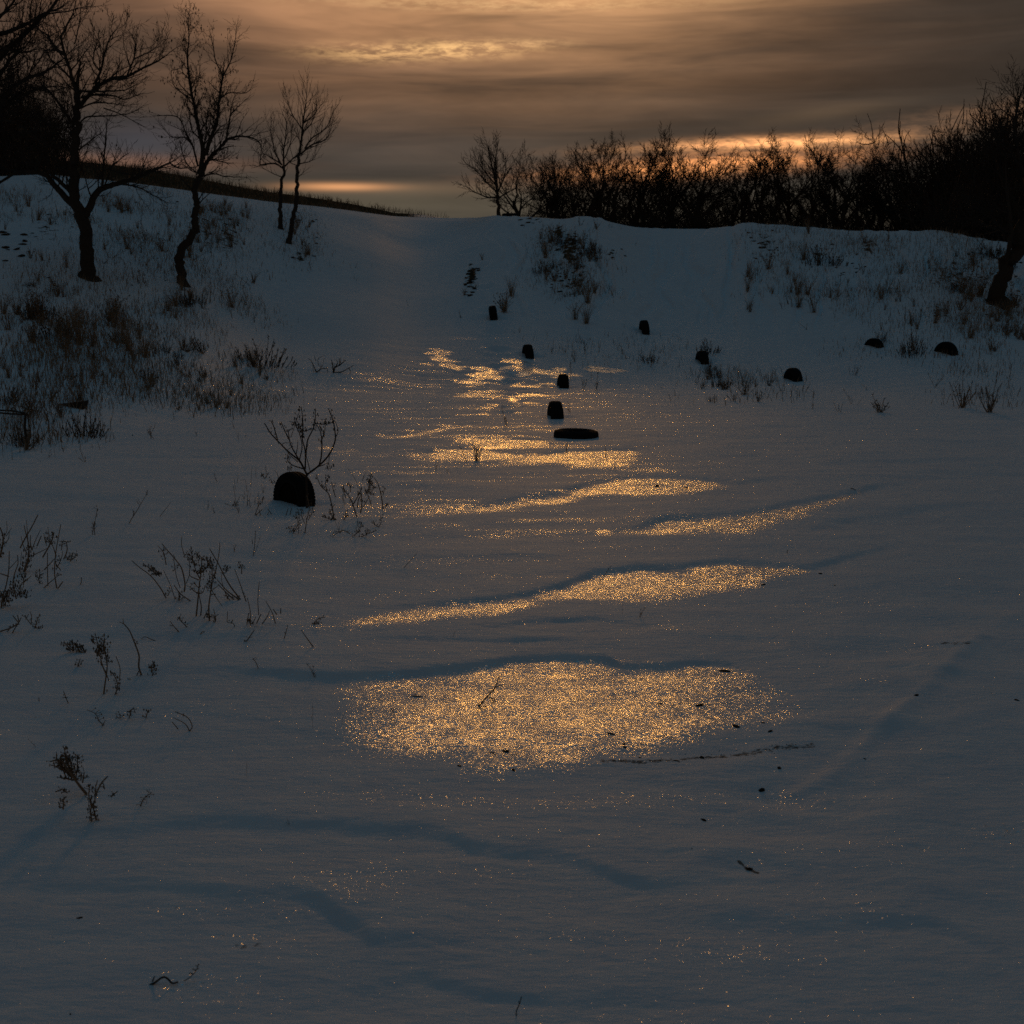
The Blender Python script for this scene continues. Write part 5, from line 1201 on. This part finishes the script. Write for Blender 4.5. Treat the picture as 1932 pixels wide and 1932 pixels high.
stem_plant('dry_weed', 'pair of tall weeds with dark pointed plumes low on the left', 'weed', D_((590, 1060))[0], [
 (.005, .0025, D_((590,1055),(600,980),(610,900),(600,830),(590,780))),(.004, .002, D_((595,740),(590,800),(580,830))),(.004, .002, D_((610,960),(580,880),(560,790),(548,730))),(.003, .002, D_((600,930),(570,870))),
 (.004, .002, D_((655,1060),(670,1000),(645,940))),(.003, .002, D_((680,980),(682,900),(660,840))),(.005, .003, D_((535,1065),(600,1055),(650,1080))),(.003, .002, D_((620,980),(600,920))),
], [(1,0,1,26,.011),(2,.4,1,40,.011),(0,.6,1,30,.009),(4,0,1,22,.009),(6,0,1,24,.009)], 61, .08)
stem_plant('dry_weed', 'tall thin curved stem with a forked tip leaning over the left weeds', 'weed', D_((800, 955))[0], [
 (.006, .003, D_((808,955),(790,900),(792,840),(765,760),(735,690),(700,650))),(.003, .0015, D_((703,655),(700,625))),(.003, .0015, D_((705,655),(680,645))),(.005, .003, D_((710,1115),(745,1020),(790,925))),
 (.004, .002, D_((700,1050),(745,990),(830,960))),(.004, .002, D_((805,1060),(800,1000),(870,950),(860,890))),(.004, .002, D_((850,1060),(875,960),(880,870))),(.003, .002, D_((830,1000),(930,985),(905,955))),(.003, .002, D_((770,780),(778,755))),(.003, .0015, D_((700,965),(745,970))),
], [(3,0,.5,12,.008),(4,.2,1,8,.008),(5,0,1,44,.009),(6,0,1,34,.009),(7,.3,1,10,.008),(8,0,1,4,.006)], 62, .1)
stem_plant('dry_weed', 'curved thin twig with hanging seeds low at the left', 'weed', D_((610, 1245))[0], [(.003, .0015, D_((612,1245),(570,1215),(540,1165),(495,1145))),(.003, .002, D_((580,1240),(600,1205)))], [(0,.2,1,8,.008)], 63)
stem_plant('dry_stalk', 'two thin hoops bending to the same foot', 'stalk', D_((1075, 1270))[0], [(.003, .002, D_((1075,1272),(1095,1240),(1070,1190),(995,1155))),(.003, .0015, D_((1078,1265),(1060,1230),(985,1188))),(.003, .002, D_((1015,1255),(980,1213)))], [(0,.6,1,4,.006)], 64)
stem_plant('dry_weed', 'row of four tiny seed sprigs above the hoops', 'weed', D_((735, 1190))[0], [(.003, .002, D_((735,1190),(750,1140))),(.003, .002, D_((682,1200),(685,1170))),(.003, .002, D_((830,1195),(842,1150))),(.003, .002, D_((780,1185),(778,1168)))], [(0,0,1,12,.008),(1,0,1,8,.008),(2,0,1,8,.008),(3,0,1,3,.008)], 65)
stem_plant('dry_weed', 'fan-shaped fallen spray with a thick stem, low at the far left', 'weed', D_((490, 1625))[0], [
 (.007, .003, D_((492,1625),(440,1560),(390,1490),(330,1430),(285,1440))),(.005, .002, D_((440,1560),(400,1480),(370,1400),(368,1360))),(.005, .002, D_((410,1530),(350,1470),(320,1410))),(.004, .002, D_((430,1540),(440,1470),(440,1410))),
 (.004, .002, D_((470,1560),(480,1500))),(.004, .002, D_((400,1510),(300,1460))),(.004, .002, D_((420,1545),(340,1530))),(.004, .002, D_((415,1520),(400,1440),(345,1400))),
], [(0,.3,1,40,.0075),(1,.3,1,46,.0075),(2,.2,1,36,.0075),(3,.2,1,32,.0075),(4,.2,1,10,.007),(5,.2,1,26,.007),(6,.2,1,22,.007),(7,.3,1,26,.007)], 66, .06)
stem_plant('dry_weed', 'thin upright seeded weed at the stem of the fan-shaped spray', 'weed', D_((535, 1780))[0], [
 (.004, .002, D_((550,1782),(530,1700),(505,1630),(510,1580))),(.004, .002, D_((522,1780),(515,1720),(540,1660),(545,1590),(555,1545))),(.004, .003, D_((548,1620),(580,1560),(612,1525))),(.003, .002, D_((595,1595),(590,1570))),(.004, .002, D_((632,1640),(670,1608))),
 (.003, .0015, D_((315,1612),(350,1600),(385,1620))),(.004, .0025, D_((360,1710),(362,1650))),
], [(0,0,1,40,.0065),(1,0,.9,36,.0065),(5,0,1,16,.006),(6,0,1,16,.007),(2,.2,.6,5,.006),(4,0,.5,4,.006)], 67, .06)
stem_plant('dry_stalk', 'curled hook-tipped twig right of the fan-shaped spray', 'stalk', D_((800, 1690))[0], [(.003, .0015, D_((800,1692),(820,1650),(865,1615))),], [(0,0,1,8,.006)], 68)
stem_plant('dry_stalk', 'thin twig with beads standing left of the weeds, one of a spaced pair', 'stalk', D_((395, 1120))[0], [(.003, .002, D_((396,1122),(375,1075),(362,1040)))], [(0,.3,.9,5,.006)], 69)
stem_plant('dry_stalk', 'fainter straight twig at far left, one of a spaced pair', 'stalk', D_((225, 1138))[0], [(.003, .002, D_((226,1140),(221,1075)))], (), 70)
stem_plant('dry_stalk', 'long straight stalk at a slant before the golden crust edge', 'stalk', D_((1475, 920))[0], [(.003, .0015, D_((1475,922),(1460,880),(1440,850)))], [(0,.5,1,3,.006)], 71)
stem_plant('dry_stalk', 'straight slanting stick in the snow under the tyre weeds', 'stalk', D_((1790, 795))[0], [(.004, .002, D_((1790,795),(1750,740),(1715,690)))], (), 72)
stem_plant('dry_stalk', 'small bent twig on the left margin of the golden band', 'stalk', D_((1615, 745))[0], [(.003, .002, D_((1615,747),(1630,700),(1638,660)))], [(0,.3,.6,2,.006)], 73)
stem_plant('dry_weed', 'low spread sprig on the left tip of the golden band', 'weed', D_((1780, 660))[0], [(.003, .002, D_((1780,662),(1815,625),(1850,618))),(.003, .002, D_((1790,655),(1840,655)))], [(0,0,1,8,.008),(1,0,1,8,.008)], 74)
E_ = ZA(0, 2400, 600)
stem_plant('fallen_twig', 'broken dark twig lying bent on the snow at the lower left', 'twig', E_((1410, 1655))[0], [
 (.0040, .003, E_((1372,1645),(1470,1600),(1560,1545),(1600,1570),(1635,1605),(1690,1595))),(.0028, .002, E_((1408,1658),(1440,1600),(1468,1540))),(.0016, .001, E_((1745,1585),(1810,1545),(1865,1480),(1885,1420))),
], [(2,.35,1,7,.0045)], 81, .02, BARK)
stem_plant('dry_stalk', 'single twig rising from the bottom edge of the picture', 'stalk', (975, 1930), [(.0022, .0015, [(975,1934),(974,1910),(980,1895),(984,1880)]),(.0014, .001, [(980,1895),(978,1888)])], (), 82, .02, BARK)
F_ = ZA(1000, 1700, 1400)
stem_plant('dry_weed', 'leaning branched weed in the middle of the big golden patch', 'weed', F_((565, 530))[0], [
 (.004, .002, F_((563,532),(600,490),(635,450),(650,405))),(.003, .0015, F_((600,490),(630,500),(625,520))),(.003, .0015, F_((635,450),(670,438))),(.003, .0015, F_((590,510),(560,528),(600,528))),
], [(0,.4,1,14,.0055),(1,.2,1,8,.0055),(3,0,1,5,.005)], 83, .05)
stem_plant('fallen_twig', 'small twig lying flat left of the leaning branched weed', 'twig', F_((320, 492))[0], [(.004, .003, F_((287,490),(310,486),(350,491))),], [(0,0,1,6,.005)], 84, .01, BARK)
stem_plant('fallen_twig', 'short flat twig alone on the blue snow below the golden patch', 'twig', F_((1018, 1032))[0], [(.004, .003, F_((997,1030),(1020,1031),(1042,1033)))], (), 85, .005, BARK)
stem_plant('fallen_twig', 'thin flat twig alone on the right snow', 'twig', (1707, 1534), [(.003, .002, [(1700,1535),(1708,1533),(1714,1534)])], (), 86, .005, BARK)
stem_plant('dry_stalk', 'small curved twig on the plain snow right of the third golden band', 'stalk', (1487, 1047), [(.004, .002, [(1488,1048),(1485,1042),(1487,1037)])], (), 87)
stem_plant('fallen_twig', 'thin curved twig at the far right tip of the third golden band', 'twig', (1612, 925), [(.004, .002, [(1605,921),(1612,923),(1618,928)])], (), 88, .01, BARK)
# ------------------------------------------------------------------ weeds, tufts and clods scattered over the banks
def spot(x0, x1, y0, y1): return PR.uniform(x0, x1), PR.uniform(y0, y1)
ZONES = [  # x0,x1,y0,y1,count,height px range,kinds,thing noun phrase
 (0, 300, 590, 680, 46, (26, 52), 'WBTT', 'dark dry weed in the thick growth below the big forked tree'),
 (300, 480, 560, 680, 30, (20, 40), 'WBTS', 'dry weed on the bank between the crooked tree and the large bush'),
 (0, 330, 680, 770, 44, (16, 34), 'WTSB', 'small dry weed on the lower left bank above the board'),
 (330, 505, 690, 785, 34, (14, 30), 'WTB', 'small dry weed on the bank foot below the largest brown bush'),
 (0, 115, 740, 855, 20, (34, 60), 'WBW', 'tall dry weed around the low rail at the left edge'),
 (180, 480, 440, 560, 36, (14, 34), 'WTS', 'dry weed between the trunks of the left bank'),
 (170, 340, 370, 470, 26, (12, 26), 'WTT', 'dry weed high on the left bank between the two big trunks'),
 (20, 330, 790, 880, 12, (12, 26), 'WS', 'dry weed on the level snow right of the low rail'),
 (640, 730, 885, 1010, 9, (14, 30), 'WS', 'dry weed on the snow right of the large tyre'),
 (400, 520, 890, 980, 8, (12, 26), 'WS', 'dry weed on the snow left of the large tyre'),
 (0, 170, 370, 580, 30, (14, 30), 'WTB', 'dry weed left of the big forked trunk'),
 (375, 470, 385, 470, 26, (12, 26), 'TT', 'brown grass tuft on the worn bank right of the crooked tree'),
 (540, 585, 400, 500, 12, (12, 24), 'TW', 'dry tuft at the feet of the two thin saplings'),
 (1020, 1125, 415, 560, 62, (12, 30), 'WTB', 'dry weed on the eroded bluff right of the saddle'),
 (872, 912, 485, 565, 6, (8, 16), 'WT', 'small dry weed on the eroded patch left of the bluff'),
 (1125, 1200, 430, 520, 6, (9, 18), 'WS', 'sparse dry weed on the snow right of the eroded bluff'),
 (1410, 1580, 425, 590, 44, (12, 34), 'WTS', 'dry weed on the right bank round the darkest shrub'),
 (1580, 1780, 440, 600, 34, (10, 30), 'WTS', 'dry weed on the right bank below the wood'),
 (1780, 1932, 470, 640, 44, (16, 38), 'WTB', 'dry weed crowding the bank round the leaning trunk'),
 (1650, 1932, 590, 665, 24, (18, 36), 'WTB', 'dry weed above the two rounded tyres at the right'),
 (1310, 1470, 700, 765, 20, (16, 30), 'WB', 'dry weed in the low patch left of the round-topped tyre'),
 (1510, 1932, 690, 780, 34, (12, 28), 'WS', 'sparse dry weed on the flat snow at the right'),
 (1040, 1250, 640, 690, 12, (10, 22), 'WS', 'sparse little weed between the far tyres'),
 (1100, 1260, 700, 745, 8, (10, 20), 'WS', 'sparse little weed right of the near upright tyres'),
 (930, 1000, 590, 640, 4, (8, 16), 'S', 'little stalk on the slope by the leaning tyre'),
 (640, 860, 500, 640, 7, (6, 14), 'S', 'tiny stalk on the smooth middle slope'),
 (250, 480, 785, 830, 7, (8, 18), 'WS', 'tiny weed on the level snow below the left bank'),
]
KM = {'W': 'worm', 'B': 'bush', 'T': 'tuft', 'S': 'stick'}
for x0, x1, y0, y1, n, (h0, h1), ks, lab in ZONES:
    for i in range(n):
        px, py = spot(x0, x1, y0, y1)
        if PR.rand() < .45 and i:                       # clumps
            px, py = min(max(lx + PR.normal(0, 14), x0), x1), min(max(ly + PR.normal(0, 5), y0), y1)
        lx, ly = px, py
        kd = KM[ks[PR.randint(len(ks))]]
        if kd == 'bush' and PR.rand() < .3: kd = 'shrub'
        noun = {'worm': 'branching dry weed', 'bush': 'spreading dry weed', 'tuft': 'dry grass tuft', 'stick': 'bare dry stalk', 'shrub': 'dense dry shrub'}[kd]
        fx, fy = (px - x0) / (x1 - x0), (py - y0) / (y1 - y0); hh = PR.uniform(h0, h1) * 1.12
        size = 'tall' if hh > h0 + .62 * (h1 - h0) else 'low'
        pos = ('upper ' if fy < .5 else 'lower ') + ('left' if fx < .34 else 'middle' if fx < .67 else 'right')
        place = lab.split(' ', 1)[1]; place = lab[lab.index(' on ' if ' on ' in lab else ' in ' if ' in ' in lab else ' between ' if ' between ' in lab else ' around ' if ' around ' in lab else ' at ' if ' at ' in lab else ' below ' if ' below ' in lab else ' above ' if ' above ' in lab else ' crowding ' if ' crowding ' in lab else ' right of ' if ' right of ' in lab else ' left of ' if ' left of ' in lab else ' weed '):].strip()
        L_ = size + ' ' + noun + ' ' + place
        L_ = ' '.join(L_.split()[:14]); L_ = L_ + ', ' + pos if len(L_.split()) <= 14 else L_
        p = hit(px, py); h = hh / pxm(p.y)
        r = plant(kd, p, h, L_, L_ + ' (alike)', lean=(PR.normal(0, .12), PR.normal(0, .12)), wide=PR.uniform(.7, 1.15) * (.75 if kd == 'shrub' else 1))
# grass fringe on the crest at the left and stubble on the banks: nobody could count it
def blades(name, label, pts, hmin, hmax, width=.006):
    V = []; F = []; n = 0
    for (x, y, z) in pts:
        a = PR.uniform(0, 6.28); h = PR.uniform(hmin, hmax); l = PR.normal(0, .34, 2) * h; w = width * PR.uniform(.6, 1.3)
        c, s = math.cos(a) * w, math.sin(a) * w
        V += [(x - c, y - s, z - .03), (x + c, y + s, z - .03), (x + c * .7 + l[0] * .4, y + s * .7 + l[1] * .4, z + h * .55), (x - c * .7 + l[0] * .4, y - s * .7 + l[1] * .4, z + h * .55), (x + l[0], y + l[1], z + h)]
        F.append((n, n + 1, n + 2, n + 3)); V_ = n; n += 5
    V = np.array(V); m = len(pts); b = np.arange(m) * 5
    F4 = np.stack([b, b + 1, b + 2, b + 3], -1); F3 = np.stack([b + 3, b + 2, b + 4], -1)
    obj(name, mesh_np(name, V, F4, F3), GRASS, None, label, 'grass', kind='stuff')
pts = []
for k in range(15000):
    px = PR.uniform(-150, 850); q = px + 0
    Y = smooth_interp(np.array([q]), PX, YC)[0] + PR.uniform(.9, 13)
    if PR.rand() > np.interp(px, [-150, 600, 780, 850], [1, 1, .5, .08]): continue
    pts.append((float(at(px, 400, Y).x), Y))
P = np.array(pts); Z = height(P[:, 0], P[:, 1]); blades('dry_grass', 'brown dry grass fringing the crest of the left bank', np.column_stack([P, Z]) if 0 else np.column_stack([P, Z])[fbm(P[:, 0] * 1.3, P[:, 1] * .8, 3) > -.12], .05, .30, .008)
def stubble(label, zones, hmin=.06, hmax=.22):
    XY = []
    for x0, x1, y0, y1, n in zones:
        px = PR.uniform(x0, x1, 400); py = PR.uniform(y0, y1, 400)
        ctr = [hit(a, b) for a, b in zip(PR.uniform(x0, x1, 26), PR.uniform(y0, y1, 26))]
        for k in range(n):
            c = ctr[PR.randint(len(ctr))]; XY.append((c.x + PR.normal(0, .45), c.y + PR.normal(0, .5)))
    P = np.array(XY); Z = height(P[:, 0], P[:, 1]); blades('dry_grass', label, np.column_stack([P, Z]), hmin, hmax, .006)
stubble('thin dry grass poking through the snow of the left bank', [(0, 300, 590, 670, 2400), (0, 330, 630, 750, 2400), (200, 480, 440, 600, 2300), (0, 500, 560, 780, 1800), (375, 465, 390, 470, 1300), (540, 590, 400, 500, 700), (0, 340, 360, 560, 3400), (0, 110, 740, 850, 900), (340, 500, 690, 775, 1000)])
stubble('thin dry grass poking through the snow of the right bank', [(1030, 1120, 430, 560, 1900), (1410, 1580, 430, 560, 1900), (1600, 1932, 440, 600, 4200), (1780, 1932, 500, 640, 3000), (1310, 1470, 700, 760, 500), (1800, 1932, 690, 770, 350), (1600, 1932, 600, 680, 900), (1050, 1300, 640, 690, 250)])
# frozen clods
pp('worm', 771, 578, 15, 'small snow-covered weed lump alone on the middle slope', k=3)
CL = [clod(400 + k) for k in range(5)]
def put_clod(px, py, wpx, label, group=None, flat=.55):
    p = hit(px, py); s = wpx / pxm(p.y) / 2
    o = obj('dirt_clod', CL[PR.randint(5)], None, None, label, 'clod', group, loc=(p.x, p.y, p.z + s * .02))
    o.scale = (s, s * .8, s * flat * .7); o.rotation_euler = (PR.normal(0, .15), PR.normal(0, .15), PR.uniform(0, 6.28))
for a in [(1437,1499,22,'largest dark clod, sunk in a hollow left of the filled track',.9),(1415,1640,20,'clod streaked with dirt near the end of the filled track',.5),(1327,1549,13,'lone angular clod on blue snow below the dirt line',.8),
          (1453,1380,15,'dark clod furthest right in the golden patch',.6),(1388,1376,19,'flat clod left of the furthest right golden-patch clod',.4),(1320,1334,22,'flat clod in the upper right of the golden patch',.4),
          (1439,1366,12,'thin flat clod just above the furthest right golden-patch clod',.4),(1177,1405,13,'upper of two touching clods low in the golden patch',.6),(1179,1410,11,'lower of two touching clods low in the golden patch',.5),
          (1152,1391,18,'flat smudge-like clod left of the two touching clods',.3),(1324,1435,17,'clod on the dirt line below the golden patch',.5),(1275,1438,12,'small flat clod left on the dirt line',.5),(1207,1433,9,'tiny clod at the left start of the dirt line',.5),
          (1470,1455,14,'pointed clod right of the dirt line',.9),(1305,1607,5,'tiny dark clod alone on lower blue snow',.9),(1631,1435,7,'small round clod right of the filled track',.9),(1729,1315,14,'dark clod at the end of the filled track',.9),(1918,1322,14,'small clod near the right edge',.9),
          (1210,1188+216,6,'tiny clod right of the two touching clods',.6),(968,1459,14,'flat clod at the bottom tip of the golden patch',.35),(866,1446,14,'flat clod left of the bottom tip of the golden patch',.35),(953,1422,22,'flat shape standing in for a shaded spot low in the golden patch, left half',.25),  # the flattest shape, low in the left half, stands in for shade
          (1245,1330,14,'faint flat clod in the middle of the golden patch',.3),(1367,1270,22,'flat clod on the upper right lobe of the golden patch',.25),(1548,1084,12,'clod with a twig right of the second golden band',.7),(1440,1105,12,'small clod on the lower rim of the second golden band',.5),(1575,1105,6,'tiny clod right of the second golden band',.6),
          (1240,918,16,'dark clod with a sprig on the third golden band',.7),(1293,921,12,'small clod right of the dark clod on the third band',.4),(150,1736,16,'flat leaf-like scrap on the lower left snow',.25),(133,1918,8,'tiny clod at the bottom left',.6)]:
    put_clod(a[0], a[1], a[2], a[3], flat=a[4])
for x0, x1, y0, y1, n, w0, w1, lab in [(1040, 1100, 440, 560, 46, 5, 13, 'dark frozen earth clod on the eroded bluff'), (878, 905, 500, 565, 20, 7, 17, 'dark earth clod in the small eroded patch left of the bluff'), (975, 1010, 412, 430, 6, 6, 12, 'dark clod just under the tyre on the ridge'),
                                      (1410, 1470, 430, 490, 18, 5, 12, 'dark clod high on the right bank left of the darkest shrub'), (1530, 1640, 445, 520, 16, 5, 11, 'dark clod on the right bank right of the darkest shrub'), (1760, 1932, 470, 600, 46, 5, 12, 'dark clod on the bank round the leaning trunk'),
                                      (1140, 1180, 460, 490, 4, 8, 16, 'dark clod on the snow right of the eroded bluff'), (550, 600, 400, 500, 12, 5, 12, 'dark clod by the two thin saplings'), (380, 475, 400, 480, 16, 5, 12, 'dark clod on the worn bank right of the crooked tree'), (0, 80, 430, 500, 12, 8, 26, 'dark clod pile on the bank at the left edge'), (80, 340, 370, 560, 22, 4, 10, 'dark clod among the weeds high on the left bank')]:
    for i in range(n):
        put_clod(*spot(x0, x1, y0, y1), PR.uniform(w0, w1), lab, lab + ' (many alike)', flat=PR.uniform(.4, .9))
R9 = np.random.RandomState(9)
for i in range(70):     # crumbs of soil along the dirt line
    f = R9.rand(); px = 1140 + 390 * f + R9.normal(0, 6); py = 1438 - 26 * f ** 1.6 + R9.normal(0, 4)
    put_clod(px, py, R9.uniform(1.5, 4.5), 'crumb of soil strewn along the dirt line below the golden patch', 'soil crumbs along the dirt line', .6)
